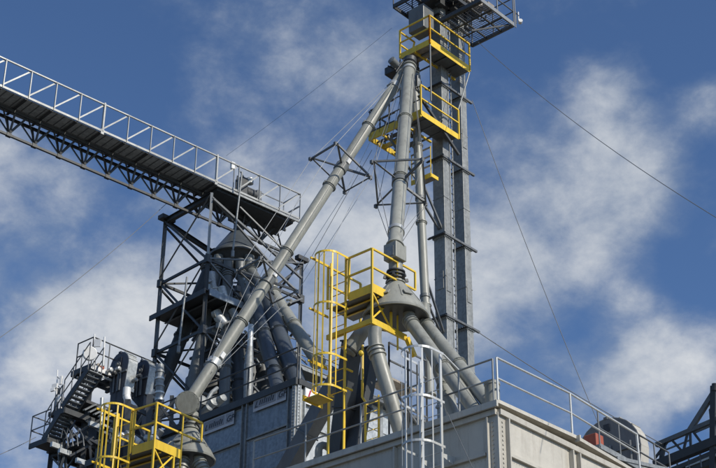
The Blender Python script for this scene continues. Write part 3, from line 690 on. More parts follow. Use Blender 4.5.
b_ = thing('grain_spout', 'short shiny grey spout leaving the left side of the middle distributor', 'spout', at(356, 330, 35.2), 'spouts fanning out under the middle distributor')
mb = MB(); mb.tube(at(372, 318, 35.4), at(348, 352, 35.5), .17, 20, .2); part('pipe_section', mb, GREY, b_)
mb = MB(); mb.lathe(at(350, 349, 35.5), (at(348, 352, 35.5)-at(372, 318, 35.4)), [(0, .2), (.001, .25), (.04, .25), (.041, .2)], 20); part('clamp_ring', mb, DARK, b_)

# roof gooseneck vents
for i, (px, py, f) in enumerate(((325, 452, 1), (338, 456, .8))):
    g0 = onroof(px, py + 26) + Z*.55; t = thing('gooseneck_vent', ['larger grey gooseneck pipe on the roof edge below the yellow ladder rails', 'smaller grey gooseneck pipe touching the chute foot on the roof edge'][i], 'vent', g0 - Z*.5)
    mb = MB(); pts = [g0 - Z*.6 + A*.25*f, g0 + Z*.1*f + A*.25*f] + [g0 + Z*(.1*f + .2*f*math.sin(a)) + A*(.25*f*math.cos(a)) - B*0 for a in [math.pi*k/8 for k in range(1, 9)]] + [g0 - A*.25*f - Z*.12*f]
    mb.path(pts, .095*f, 14); part('bent_pipe', mb, GREY, t)
    mb = MB(); mb.lathe(g0 - A*.25*f - Z*.14*f, Z, [(0, .09*f), (.001, .125*f), (.05, .125*f), (.051, .09*f)], 16); part('rim', mb, GREY, t)

# ================================================================== yellow access platforms with caged ladder
def access_platform(M, Aw, Bw, label, zfoot, H=1.12):
    def P(a, b, z=0): return M + Aw*a + Bw*b + Z*z
    t = thing('access_platform', label, 'platform', M)
    sec = ('box', .05, .05); rl = ('box', .045, .045)
    for a, b, z0 in ((0, 0, -.9), (.97, 0, -1.35), (0, .78, -.05), (.72, 0, -.9)):
        bar('post', t, P(a, b, z0), P(a, b, H if (a, b) != (.72, 0) else -.1), sec if a != .97 else ('box', .035, .035), YEL, up=Aw)
    for z in (H, H*.53):
        bar('rail', t, P(0, 0, z), P(1.68, 0, z), rl, YEL); bar('rail', t, P(0, 0, z), P(0, .78, z), rl, YEL)
        bar('rail', t, P(0, 1.5, z), P(1.25, 1.5, z), rl, YEL); bar('rail', t, P(0, .78, z), P(.0, .86, z), rl, YEL)
    bar('end_post', t, P(1.68, 0, H), P(1.68, 0, H*.53), rl, YEL, up=Aw)
    bar('post', t, P(0, 1.5, -.1), P(0, 1.5, H), sec, YEL, up=Aw); bar('post', t, P(1.25, 1.5, -.1), P(1.25, 1.5, H), sec, YEL, up=Aw)
    bar('toe_board', t, P(.03, -.01, .02), P(.95, -.01, .02), ('box', .014, .24), YEL); bar('toe_board', t, P(-.01, .03, .0), P(-.01, .75, .0), ('box', .014, .24), YEL)
    mb = MB(); mb.cuboid(P(.02, .02, -.09), Aw*.94, Bw*1.46, Z*.025); part('deck_plate', mb, MIDST, t)
    for a in (.3, .62): bar('joist', t, P(a, .03, -.14), P(a, 1.46, -.14), ('ang', .06), YEL)
    bar('frame_channel', t, P(-.02, 0, -.9), P(1.3, 0, -.9), ('box', .06, .16), YEL); bar('frame_channel', t, P(0, .03, -.9), P(0, 1.5, -.9), ('box', .06, .13), YEL)
    bar('frame_channel', t, P(1.3, -.02, -.9), P(1.62, .0, -1.3), ('box', .10, .12), YEL)
    bar('brace', t, P(.04, 0, -.14), P(.68, 0, -.82), ('ang', .035), YEL); bar('brace', t, P(.68, 0, -.14), P(.04, 0, -.82), ('ang', .035), YEL)
    caged_ladder(t, P(0, 0), Aw, Bw, .80, 1.47, H+.05, -2.7, [H, -.32, -1.72, -2.55], YEL, depth=.74, nst=7, floor=zfoot)
    for z in (H-.02, -.34, -1.77): bar('cage_stay', t, P(-.70, 1.47, z-.0), P(0, 1.47, z-.0), ('box', .03, .05), YEL)
    for b in (.82, 1.45):
        for z in (-1.95, -2.45): bar('standoff', t, P(0, b, z), P(.22, b, z), ('box', .04, .04), YEL)
    mb = MB(); mb.cuboid(P(-.72, 1.05, -2.8), Aw*.5, Bw*.5, Z*.03); part('step_plate', mb, YEL, t)
    bar('edge_angle', t, P(-.75, 1.56, -2.75), P(-.05, 1.56, -2.75), ('box', .03, .14), YEL)
    return t
M2 = at(372, 288, 34.6)
ap = access_platform(M2, A, B, 'yellow railed access platform and caged ladder left of the middle distributor', ZT - M2.z)
M3 = at(154, 444, 36.9)
ap2 = dup(ap, V((0, 0, 0)), R_(42 - 38), 'yellow railed platform and caged ladder beside the round spout end at lower left'); ap2.location = M3
# offset yellow ladder rails on the roof under the platform
yl = thing('roof_ladder', 'pair of thin yellow ladder rails with an offset bend between the dark chutes', 'ladder', at(365, 444, 35.3))
mb = MB(); mb.path([at(362.7, 345, 35.3), at(362.2, 397, 35.3), at(365.3, 402, 35.3), at(365.5, 452, 35.3)], .03, 8); part('stile', mb, YEL, yl)
mb = MB(); mb.path([at(378.7, 395, 36.0), at(378.7, 446, 36.0)], .026, 8); part('stile', mb, YEL, yl)
for y in range(405, 445, 9): bar('rung', yl, at(365.4, y, 35.3), at(378.7, y - 4.5, 36.0), ('tube', .012), YEL)
wb = thing('work_light', 'small round yellow beacon on a bracket under the middle distributor', 'light', at(361, 353, 34.6))
mb = MB(); mb.lathe(at(361, 353, 34.6), V((-.3, -1, 0)), [(-.06, .03), (-.04, .06), (.03, .06), (.05, .03)], 16); part('lens', mb, YEL, wb)
mb = MB(); mb.tube(at(361, 353, 34.65), at(361, 380, 34.65), .02, 8); part('bracket', mb, DARK, wb)

# ================================================================== lower left distributor with the round spout end
E0 = at(187, 403, 38.15); nf = V((.02, -1, -.35)).normalized()
K3 = at(188, 461, 38.6)
dist3 = distributor('pale grey cone distributor under the round spout end at lower left', K3, .72, .88, GREY, .19, (E0.z - K3.z) - .22, 6)
hub = thing('spout_end_box', 'round flat-faced spout end drum where the long spout meets the lower left distributor', 'spout end', E0)
mb = MB(); mb.lathe(E0 - nf*.62, nf, [(0, .24), (.05, .29), (.58, .29), (.581, .32), (.62, .32)], 32); part('drum', mb, GREY, hub)
mb = MB(); mb.lathe(E0, nf, [(.001, .285), (.012, .282)], 32); part('face_plate', mb, GREY, hub)
mb = MB(); mb.tube(V((K3.x, K3.y, E0.z)) - Z*.1, V((K3.x, K3.y, E0.z)) - Z*.50, .2, 20); part('outlet', mb, GREY, hub)
mb = MB(); mb.tube(S1b, E0 - nf*.35, .17, 20); part('inlet', mb, GREY, hub)
n = 14; h_ = nf.cross(Z).normalized(); v_ = h_.cross(nf)
part('bolt_row', bolts([E0 + (h_*math.cos(2*math.pi*i/n) + v_*math.sin(2*math.pi*i/n))*.305 for i in range(n)], nf, .012, .012), GREY, hub, kind='stuff')
for (a, b, lb) in (((183, 460), (176, 500), 'short grey spout stub at the front left under the lower distributor'), ((199, 463), (216, 500), 'short grey spout stub at the right under the lower distributor')):
    outlet(lb, at(*a, 38.3), at(*b, 38.0), .175, GREY, group='spouts under the lower left distributor')
# ================================================================== conveyor gallery
ga = atz(0, 86, 31); gb = atz(299, 219, 31); GA = (gb - ga).normalized(); GB = V((-GA.y, GA.x, 0)); GL = (gb - ga).length
def gp(a, b, z=0): return ga + GA*a + GB*b + Z*z
gal = thing('conveyor_gallery', 'long elevated conveyor gallery with diagonal-braced railing and truss underneath, crossing from the left', 'conveyor', gp(GL, 0))
BAY = .985; nb = 21; a_end = GL
xs = [a_end - BAY*i for i in range(nb+1)][::-1]
prof = ('box', .045, .045)
for i, a in enumerate(xs):
    heavy = (nb - i) in (4, 10-1, 15-1, 19)
    bar('post', gal, gp(a, 0), gp(a, 0, 1.10), ('box', .09, .06) if heavy else ('ang', .055), LIGHTST, up=GA)
    if heavy: mb = MB(); mb.cuboid(gp(a-.06, -.03, -.12), GA*.12, GB*.06, Z*.2); part('splice_plate', mb, LIGHTST, gal); mb = MB(); mb.cuboid(gp(a-.03, -.03, 1.05), GA*.06, GB*.06, Z*.12); part('splice_plate', mb, LIGHTST, gal)
for a0, a1 in zip(xs[:-1], xs[1:]):
    bar('top_rail', gal, gp(a0, 0, 1.10), gp(a1, 0, 1.10), ('box', .05, .045), LIGHTST)
    bar('toe_angle', gal, gp(a0, 0, .02), gp(a1, 0, .02), ('box', .04, .08), LIGHTST)
    bar('diagonal', gal, gp(a0, .02, .06), gp(a1, .02, 1.06), ('ang', .05), LIGHTST)
    if a1 < a_end - 4 or True:
        mb = MB(); mb.cuboid(gp(a0+.03, .05, -.03), GA*(BAY-.06), GB*.72, Z*.02); part('deck_panel', mb, GALV, gal)
        mb = MB()
        for k in range(3): mb.cuboid(gp(a0+.2+k*.28, .06, -.045), GA*.03, GB*.70, Z*.016)
        part('grating_bar', mb, MIDST, gal, kind='stuff')
    # cross beams under the deck, conveyor trough
    bar('cross_beam', gal, gp(a0, .0, -.08), gp(a0, 1.25, -.08), ('ang', .10), DARK)
    mb = MB(); mb.cuboid(gp(a0+.0, .78, -.02), GA*(BAY-.04), GB*.42, Z*.42); part('trough_section', mb, GALVD, gal)
    mb = MB(); mb.cuboid(gp(a0-.02, .80, -.04), GA*.04, GB*.46, Z*.46); part('trough_flange', mb, MIDST, gal)
# triangular truss under the trough
n = len(xs)
for a0, a1 in zip(xs[:-1], xs[1:]):
    am = (a0+a1)/2
    bar('bottom_chord', gal, gp(a0, 1.0, -.98), gp(a1, 1.0, -.98), ('box', .08, .08), DARK)
    for b in (.78, 1.26):
        bar('top_chord', gal, gp(a0, b, -.16), gp(a1, b, -.16), ('box', .07, .10), DARK)
        bar('web', gal, gp(a0, 1.0, -.96), gp(a0, b, -.2), ('ang', .06), DARK)
        bar('web', gal, gp(a0, 1.0, -.96), gp(am, b, -.2), ('ang', .06), DARK)
        bar('web', gal, gp(a1, 1.0, -.96), gp(am, b, -.2), ('ang', .06), DARK)
    mb = MB(); mb.cuboid(gp(a0-.09, .94, -1.04), GA*.18, GB*.12, Z*.13); part('gusset', mb, DARK, gal)
# end frame
for z in (.55, 1.1): bar('end_rail', gal, gp(a_end, 0, z), gp(a_end, .95, z), prof, LIGHTST)
bar('post', gal, gp(a_end, .95, 0), gp(a_end, .95, 1.1), prof, LIGHTST)
for k in (0, 1, 2): bar('end_rail', gal, gp(a_end-2.2, .95, .55*k), gp(a_end, .95, .55*k), ('box', .03, .03), MIDST)
mb = MB(); mb.cuboid(gp(a_end-3.9, -.04, -.16), GA*3.9, GB*.05, Z*.08); part('edge_channel', mb, GALVD, gal)
mb = MB(); mb.cuboid(gp(a_end-3.8, .10, -.24), GA*3.6, GB*1.3, Z*.08); part('drive_frame', mb, DARK, gal)
bar('light_arm', gal, gp(a_end-2.95, 0, .95), gp(a_end-2.45, .3, .95), ('tube', .02), LIGHTST)
# gallery drive with motor
gd = thing('drive_motor', 'dark drive motor with pale end cover behind the gallery railing near its right end', 'motor', gp(a_end-2.0, .5))
mo = gp(a_end-2.15, .45, .45)
mb = MB(); mb.lathe(mo - GA*.15, GA, [(0, .12), (.03, .2), (.5, .2), (.53, .1)], 18); part('motor_body', mb, DARK, gd)
mb = MB(); mb.lathe(mo + Z*.35 - GB*.1, Z, [(0, .1), (.02, .15), (.22, .15), (.3, .05)], 16); part('cover', mb, GALV, gd)
mb = MB(); mb.cuboid(mo - GA*.45 - GB*.2 - Z*.45, GA*.32, GB*.4, Z*.95); part('gearbox', mb, DARK, gd, bevel=.03)
mb = MB(); mb.cuboid(mo + GA*.35 - GB*.15 - Z*.45, GA*.22, GB*.3, Z*.7); part('bearing_block', mb, MIDST, gd, bevel=.02)
mb = MB(); mb.path([mo - GA*.3 + Z*.3, mo - GA*.5 + Z*.55, mo - GA*.6 - Z*.4], .025, 6); part('conduit', mb, DARK, gd)
fl = thing('floodlight', 'white floodlight on a short arm on the gallery railing', 'light', at(223.5, 168, 49.6))
f0 = gp(a_end - 3.15, .0, 1.0)
mb = MB(); mb.cuboid(f0 - GA*.12 - Z*.12, GA*.16, GB*.12, Z*.3); part('lamp_housing', mb, WHITE, fl, bevel=.02)
bar('bracket', fl, f0 - Z*.1, f0 - Z*.9, ('tube', .02), MIDST)

# ================================================================== left support tower
GX, GY = fr(46)
L2z = gp(0, 0, 0).z
P2_ = atz(212, 192, 30.4)
def lp(a, b, z): return V((P2_.x, P2_.y, 0)) + GX*a + GY*b + Z*z
def lz(py, px=212): # height on front leg for an image row
    return pl(px, py, lp(0, 0, 0), V((0, -1, 0))).z
Q = pl(166, 216, lp(0, 0, 0), GX); BW = (Q - lp(0, 0, Q.z)).dot(GY); Q = pl(302, 252, lp(0, 0, 0), GY); AW = (Q - lp(0, 0, Q.z)).dot(GX)
tw = thing('support_tower', 'dark braced steel tower carrying the right end of the conveyor gallery', 'tower', lp(AW/2, BW/2, 0))
zt = 30.35; rg = [zt, lz(259, 207), lz(330, 205), lz(400, 202), 13.5, 10, 6, 0.1]
legs = {'f': (0, 0), 'l': (0, BW), 'r': (AW, 0), 'k': (AW, BW)}
for kx, (a, b) in legs.items():
    top = zt if kx in 'fl' else zt - 1.0
    for i in range(len(rg)-1):
        z1 = top if i == 0 else rg[i]
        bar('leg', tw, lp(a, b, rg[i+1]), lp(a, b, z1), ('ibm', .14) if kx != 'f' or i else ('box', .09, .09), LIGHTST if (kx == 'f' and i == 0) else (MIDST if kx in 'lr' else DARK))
        mb = MB(); s = .10; mb.cuboid(lp(a, b, rg[i+1]) - GX*s - GY*s - Z*.15, GX*2*s, GY*2*s, Z*.3); part('gusset', mb, DARK, tw)
def ring(z, mt=DARK):
    for (p, q) in (((0, 0), (0, BW)), ((0, 0), (AW, 0)), ((AW, 0), (AW, BW)), ((0, BW), (AW, BW))): bar('girt', tw, lp(*p, z), lp(*q, z), ('box', .07, .10), mt)
for z in rg[1:4]: ring(z)
bar('girt', tw, lp(0, 0, rg[0]-.1), lp(0, BW, rg[0]-.1), ('ibm', .22), DARK); bar('girt', tw, lp(0, BW, rg[0]-.1), lp(AW, BW, rg[0]-.9), ('ibm', .18), DARK)
for i in range(3):
    z1, z0 = rg[i] - (.1 if i == 0 else 0), rg[i+1]
    bar('brace', tw, lp(-.02, BW, z1), lp(-.02, 0, z0), ('box', .07, .07), DARK); bar('brace', tw, lp(.06, BW, z1-.12), lp(.06, 0, z0-.1), ('ang', .06), DARK)
    bar('brace', tw, lp(-.04, 0, z1), lp(-.04, BW, z0+.2), ('ang', .06), MIDST)
    bar('brace', tw, lp(0, -.05, z1-.1), lp(AW, -.05, z0), ('box', .07, .06), MIDST); bar('brace', tw, lp(AW, -.08, z1-1.1 if i == 0 else z1), lp(0, -.08, z0), ('box', .06, .06), MIDST if i < 2 else DARK)
    bar('brace', tw, lp(0, BW, z1-.2), lp(AW, BW, z0), ('box', .07, .06), DARK); bar('brace', tw, lp(AW, BW, z1-.9), lp(0, BW, z0), ('box', .06, .06), DARK)
    bar('brace', tw, lp(AW, 0, z1-1), lp(AW, BW, z0), ('box', .07, .06), DARK)
bar('strut', tw, lp(0, -.12, zt-.3), lp(AW-.1, -.12, rg[1]+.8), ('box', .08, .08), MIDST)
for z in (rg[1]+.15,): 
    bar('light_beam', tw, at(240, 207, 49.3) , at(296, 262, 50.2), ('box', .05, .05), MIDST)
bar('knee_brace', tw, lp(AW, 0, zt-1.3), lp(AW-1.5, .0, rg[1]-.2), ('box', .07, .07), DARK); bar('knee_brace', tw, lp(AW, 0, zt-1.3), lp(AW-1.4, .0, zt-1.25), ('box', .09, .12), DARK)
bar('cross_arm', tw, lp(AW-.25, 0, zt-1.0), lp(AW+.25, 0, zt-1.0), ('box', .22, .16), DARK)
# tower bearing under truss
mb = MB(); mb.cuboid(lp(-.25, BW-.15, zt-.05), GX*.6, GY*.3, Z*.16); part('bearing_plate', mb, DARK, tw)
for px0, py0, px1, py1, y in ((242, 172, 233, 250, 48.9), (187, 277, 179, 345, 47.6)):
    cd = thing('conduit_pipe', 'thin pale conduit hanging from the gallery in front of the cone hopper' if px0 == 242 else 'short pale vertical conduit left of the front tower leg', 'pipe', at(px1, py1, y))
    mb = MB(); mb.tube(at(px0, py0, y), at(px1, py1, y), .035, 10); part('tube', mb, GALVD, cd)
    mb = MB(); mb.lathe(at(px1, py1, y) - Z*.02, -Z, [(0, .04), (.02, .06), (.25, .06), (.28, .03)], 12); part('end_fitting', mb, GALVD, cd)

# big cone hopper inside the tower
cen = lp(AW*.5, BW*.5, 0); KT = at(236, 259, cen.y)
KT = V((KT.x, KT.y, KT.z)); 
BLC = mat('slate_blue_sheet', (.085, .10, .115), .35, .2, .12, 3, dirt=(.05, .055, .06))
ct = thing('grain_distributor', 'big slate coloured cone distributor inside the left tower below the gallery end', 'distributor', KT)
mb = MB(); mb.lathe(KT, Z, [(0, .95), (.001, .97), (.06, .98), (.08, .95), (1.25, .17), (1.3, .15), (2.0, .15)], 40); part('cone', mb, BLC, ct)
mb = MB(); mb.lathe(KT, Z, [(-.03, 1.0), (.0, 1.005), (.05, 1.005), (.06, 1.0)], 40); part('rim', mb, MIDST, ct)
mb = MB(); mb.lathe(KT - Z*.5, Z, [(0, .55), (.45, .86), (.5, .9)], 40); part('outlet_plate', mb, DARK, ct)
mb = MB(); mb.cuboid(KT + Z*1.6 - GX*.3 - GY*.25, GX*.6, GY*.5, Z*.6); part('inlet_box', mb, DARK, ct, bevel=.02)
Yc = KT.y
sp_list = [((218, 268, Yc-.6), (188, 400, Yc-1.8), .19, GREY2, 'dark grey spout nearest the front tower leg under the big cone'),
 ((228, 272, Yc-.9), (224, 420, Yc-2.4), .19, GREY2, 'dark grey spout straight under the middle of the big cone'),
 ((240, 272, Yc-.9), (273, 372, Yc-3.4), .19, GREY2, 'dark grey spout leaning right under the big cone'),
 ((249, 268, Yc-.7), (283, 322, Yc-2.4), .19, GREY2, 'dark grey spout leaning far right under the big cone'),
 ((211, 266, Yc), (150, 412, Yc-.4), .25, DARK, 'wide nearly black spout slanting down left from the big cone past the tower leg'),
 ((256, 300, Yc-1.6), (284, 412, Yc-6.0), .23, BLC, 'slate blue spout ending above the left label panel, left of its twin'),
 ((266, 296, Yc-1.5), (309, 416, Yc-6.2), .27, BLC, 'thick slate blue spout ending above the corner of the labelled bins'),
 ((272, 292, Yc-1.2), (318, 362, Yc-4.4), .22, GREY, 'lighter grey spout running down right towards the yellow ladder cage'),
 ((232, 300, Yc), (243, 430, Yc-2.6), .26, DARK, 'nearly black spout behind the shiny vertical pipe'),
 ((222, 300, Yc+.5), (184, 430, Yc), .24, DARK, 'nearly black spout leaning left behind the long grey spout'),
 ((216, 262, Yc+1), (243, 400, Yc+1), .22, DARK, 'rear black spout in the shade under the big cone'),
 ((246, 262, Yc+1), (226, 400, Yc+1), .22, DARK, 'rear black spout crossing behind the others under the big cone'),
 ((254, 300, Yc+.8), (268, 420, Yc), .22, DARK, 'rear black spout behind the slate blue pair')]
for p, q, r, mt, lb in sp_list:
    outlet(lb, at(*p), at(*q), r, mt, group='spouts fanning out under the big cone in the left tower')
for i, (px, y0, y1) in enumerate(((249, 340, 412), (220, 258, 300))):
    t = thing('vertical_pipe', ['shiny galvanised vertical pipe standing on the labelled bin roof', 'shiny curved spout elbow catching the sun beside the front tower leg'][i], 'pipe', at(px, y1, 45.5 if i == 0 else Yc-1.4))
    yy = 45.5 if i == 0 else Yc - 1.4
    if i == 0:
        mb = MB(); mb.tube(at(px-.3, 364, yy), at(px-1, y1, yy), .15, 20); part('pipe_section', mb, GALVD, t)
        mb = MB(); mb.tube(at(px+1, 347, yy), at(px, 364, yy), .10, 20, .15); part('reducer', mb, GALVD, t)
        mb = MB(); mb.tube(at(px+2, 325, yy), at(px+1, 347, yy), .09, 16); part('pipe_section', mb, GALV, t)
    else:
        mb = MB(); mb.path([at(211, 273, yy), at(212, 285, yy), at(214, 291, yy), at(219, 299, yy)], .16, 16); part('elbow', mb, GALV, t)
        mb = MB(); mb.path([at(221, 288, yy), at(224, 298, yy), at(230, 306, yy)], .17, 16); part('elbow', mb, GALV, t)
        mb = MB(); mb.path([at(216, 312, yy-.2), at(219, 318, yy-.2), at(226, 326, yy-.2)], .18, 16); part('elbow', mb, GALV, t)
        mb = MB(); mb.path([at(232, 310, yy-.2), at(236, 318, yy-.2), at(240, 330, yy-.2)], .15, 16); part('elbow', mb, GALVD, t)
# mid-level landing inside tower
zl = lz(292, 206)
ld = thing('tower_landing', 'grey steel landing with pale front beam halfway up the left tower', 'platform', lp(0, 0, zl))
mb = MB(); mb.cuboid(lp(-.1, -.15, zl), GX*2.2, GY*(BW+.4), Z*.05); part('deck_plate', mb, DARK, ld)
bar('front_beam', ld, lp(.0, -.2, zl-.05), lp(2.3, -.2, zl-.05), ('box', .05, .26), BLUEG)
bar('side_beam', ld, lp(-.15, -.15, zl-.05), lp(-.15, BW+.3, zl-.05), ('box', .05, .2), DARK)
for a in (.5, 1.1, 1.7): bar('joist', ld, lp(a, -.1, zl-.08), lp(a, BW+.2, zl-.08), ('ang', .08), MIDST)
# small clutter of valves and fittings between spouts
vt = thing('valve_cluster', 'cluster of small valves, levers and air fittings among the dark spouts in the left tower', 'valves', lp(AW*.5, .3, rg[1]-3))
for i in range(46):
    px = random.uniform(205, 292); py = random.uniform(272, 380)
    if px > 262 and py < 300: continue
    c = at(px, py, Yc - random.uniform(1.0, 2.6)); k = i % 4; mt = random.choice([GALV, GREY, GREY2, MIDST, DARK, GREY2])
    an = random.uniform(0, 6.28); dv = V((math.cos(an), math.sin(an), random.uniform(-.6, .6))).normalized()
    mb = MB()
    if k == 0: mb.tube(c, c + dv*random.uniform(.3, .7), .045, 10); nm = 'air_cylinder'
    elif k == 1: mb.lathe(c, dv, [(0, .07), (.02, .12), (.12, .12), (.14, .05)], 14); nm = 'handwheel'
    elif k == 2: mb.cuboid(c, GX*.18, GY*.14, Z*.2); nm = 'valve_body'
    else: mb.path([c, c + dv*.3 - Z*.05, c + dv*.5 - Z*.35], .03, 8); nm = 'air_line'
    part(nm, mb, mt, vt)

rh = thing('hopper_frame', 'dark hopper roofs, beams and catwalk rails crowding the space behind the dark spouts', 'frame', at(250, 420, Yc + 1.5))
random.seed(21)
for px, py, w in ((212, 350, 1.5), (250, 345, 1.6), (288, 352, 1.3)):
    c = at(px, py, Yc + 1.8); mb = MB()
    mb.lathe(c - Z*2.6, Z, [(0, w*.62), (1.4, w*.60), (2.2, w*.2), (2.5, w*.16)], 10); part('hopper', mb, DARK if w != 1.6 else MIDST, rh)
for i in range(30):
    px, py = random.uniform(196, 300), random.uniform(300, 405); L_ = random.uniform(.8, 2.4); k = i % 5; Y_ = Yc + random.uniform(-.4, 1.2)
    c = at(px, py, Y_); dv = (GX, GY, (GX + Z*random.uniform(-.9, .9)).normalized(), (GY + Z*random.uniform(-.9, .9)).normalized(), Z)[k]
    w = random.uniform(.04, .11); bar('beam', rh, c - dv*L_/2, c + dv*L_/2, ('box', w, w*1.2), random.choice([DARK, MIDST, DARK, GREY2, GALVD]))
for z in (0, .5, 1.0):
    p_ = at(262, 352, Yc - 1.2); bar('catwalk_rail', rh, p_ + Z*z, p_ + Z*z + GX*3.2, ('tube', .022), GALVD)
p_ = at(262, 352, Yc - 1.2)
for i in range(5): bar('catwalk_post', rh, p_ + GX*.8*i, p_ + GX*.8*i + Z, ('tube', .022), GALVD)
mb = MB(); mb.cuboid(p_, GX*3.2, GY*.7, Z*.05); part('catwalk_deck', mb, MIDST, rh)
bar('catwalk_edge', rh, p_ - GY*.02, p_ + GX*3.2 - GY*.02, ('box', .03, .14), GALVD)
# ================================================================== labelled galvanised bins, left wall coloured blue-grey for shade
CX, CY = fr(44)
Cc = at(297, 381, 39)
def kp(a, b, z=0): return V((Cc.x, Cc.y, Cc.z)) + CX*a + CY*b + Z*z
cb = thing('panel_bin', 'galvanised bolted panel bin, left wall coloured blue-grey for shade, with two framed name labels, behind the lower yellow platform', 'bin', kp(0, 0, -Cc.z))
LENB = 9.2; zr = [-.12, -1.18, -2.3, -3.5, -4.7, -6, -9, -12, -Cc.z + .2]
def cface(o0, du, dn, ribs, mt, mtr, twin=.11):
    for i in range(len(ribs)-1):
        for k in range(len(zr)-1):
            u0, u1 = ribs[i]+twin, ribs[i+1]-twin
            p = o0 + du*u0 + Z*zr[k+1]; h = zr[k]-zr[k+1]-.05; w = u1-u0
            q = [p + Z*.03, p+du*w + Z*.03, p+du*w+Z*h, p+Z*h]; cq = (q[0]+q[2])/2
            inner = [lerp(x, cq, .07) - dn*.03 for x in q]; mb = MB(); mb.add(q + inner, [(0, 1, 5, 4), (1, 2, 6, 5), (2, 3, 7, 6), (3, 0, 4, 7), (4, 5, 6, 7)])
            mb.plate([x - dn*.06 for x in q], .01, -dn); part('panel', mb, mt, cb)
            bar('panel_lip', cb, p + dn*.02, p + du*w + dn*.02, ('box', .05, .045), mtr, up=dn)
    for u in ribs:
        for s in (-twin+.02, twin-.02):
            bar('rib', cb, o0 + du*(u+s) + dn*.03 + Z*(-Cc.z+.2), o0 + du*(u+s) + dn*.03 - Z*.1, ('box', .03, .08), mtr, up=dn)
        mb = MB(); mb.cuboid(o0 + du*(u-twin) + Z*(-Cc.z+.2) - dn*.05, du*2*twin, dn*.04, Z*(Cc.z-.35)); part('rib_web', mb, mt, cb)
lr = [.18, 2.02, 3.9, 5.75, 7.6]
cface(kp(0, 0), CY, -CX, lr, BLUEG, GALVD)  # shade painted in: this wall blue-grey, the right wall plain galvanised
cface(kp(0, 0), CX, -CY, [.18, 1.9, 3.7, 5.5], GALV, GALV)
for du, dn in ((CX, -CY), (CY, -CX)):
    mb = MB(); mb.cuboid(kp(0, 0, -Cc.z+.2) + dn*.002, du*.09, dn*.05, Z*(Cc.z-.3)); part('corner_flange', mb, GALV, cb)
    n = 50; part('bolt_row', bolts([kp(0, 0, -.2-.09*i) + du*.045 + dn*.052 for i in range(n)], dn, .018, .015), GALVD, cb, kind='stuff')
bar('top_channel', cb, kp(-.05, -.05, -.02), kp(-.05, LENB, -.02), ('box', .08, .2), DARK); bar('top_channel', cb, kp(-.0, -.05, -.02), kp(6.5, -.05, -.02), ('box', .08, .16), DARK)
mb = MB(); mb.cuboid(kp(0, 0, -.08), CX*13.5, CY*LENB, Z*.06); part('roof_sheet', mb, GALVD, cb)
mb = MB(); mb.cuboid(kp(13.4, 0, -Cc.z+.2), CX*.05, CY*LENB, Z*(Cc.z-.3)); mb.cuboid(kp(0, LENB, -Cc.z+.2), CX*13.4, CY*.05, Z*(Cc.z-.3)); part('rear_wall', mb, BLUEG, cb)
# name labels: pale framed plates with slanted dark lettering; the small words cannot be read in the photo
def label_plate(px, py, w, h):
    c = pl(px, py, kp(-.02, 0), CX); c = c - CX*.005
    xd = -CY; ud = Z
    o0 = c - xd*w/2 - Z*h/2
    mb = MB(); mb.plate([o0, o0+xd*w, o0+xd*w+Z*h, o0+Z*h], .014, -CX); lpz = part('label', mb, LABEL, cb); lpz['label'] = 'pale framed plate with slanted dark lettering'
    e = -CX*.020; f = .035
    mb = MB(); mb.plate([o0+xd*f+Z*.09+e, o0+xd*(w*.69)+Z*.09+e, o0+xd*(w*.69)+Z*(h-f)+e, o0+xd*f+Z*(h-f)+e], .004, -CX); part('print_panel', mb, LABEL2, lpz)
    mb = MB(); mb.plate([o0+xd*(w*.735)+Z*.09+e, o0+xd*(w-f)+Z*.09+e, o0+xd*(w-f)+Z*(h-f)+e, o0+xd*(w*.735)+Z*(h-f)+e], .004, -CX); part('print_panel', mb, LABEL2, lpz)
    text('lettering', 'L', o0+xd*(w*.05)+Z*h*.25-CX*.026, xd, ud, h*.58, INK, lpz, .4)
    mb = MB()
    for i in range(7):
        xx = w*(.19+.066*i); hh = h*(.32 if i not in (2, 5) else .40); s = .3*hh
        b0 = o0 + xd*xx + Z*h*.33 - CX*.026
        mb.plate([b0, b0+xd*w*.032, b0+xd*(w*.032+s)+Z*hh, b0+xd*s+Z*hh], .003, -CX)
    part('lettering', mb, INK, lpz, kind='stuff')
    text('lettering', 'GP', o0+xd*(w*.76)+Z*h*.30-CX*.026, xd, ud, h*.62, INK, lpz, .35)
label_plate(219, 423, 1.28, .40); label_plate(270, 399, 1.30, .42)
# white label with a red initial on the pale side wall
c = pl(312, 398, kp(0, -.02), CY) - CY*.03
mb = MB(); w, h = .62, .5; o0 = c - CX*w/2 - Z*h/2; mb.plate([o0, o0+CX*w, o0+CX*w+Z*h, o0+Z*h], .012, -CY); lw = part('label', mb, WHITE, cb); lw['label'] = 'white plate with a red initial'
text('lettering', 'L', o0 + CX*.06 + Z*.14 - CY*.018, CX, Z, .42, RED, lw, .35)
mb = MB()
for i in range(5):
    b0 = o0 + CX*(.24+.066*i) + Z*.17 - CY*.018; mb.plate([b0, b0+CX*.04, b0+CX*.07+Z*.11, b0+CX*.03+Z*.11], .003, -CY)
part('lettering', mb, GALVD, lw, kind='stuff')
# railings on that bin
railing('guard_railing', 'dark guard railing on the galvanised panel bin roof above the framed name labels', [[kp(.02, .02), kp(.02, 2.0), kp(.02, 4.0), kp(.02, 6.0), kp(.02, 8.2)]], 1.02, DARK, r=.024)
railing('guard_railing', 'pale guard railing on the panel bin roof behind the yellow ladder cage', [[kp(.10, .0), kp(.9, .0), kp(2.4, .0), kp(4.0, .0)]], 1.02, GALVD, r=.026)
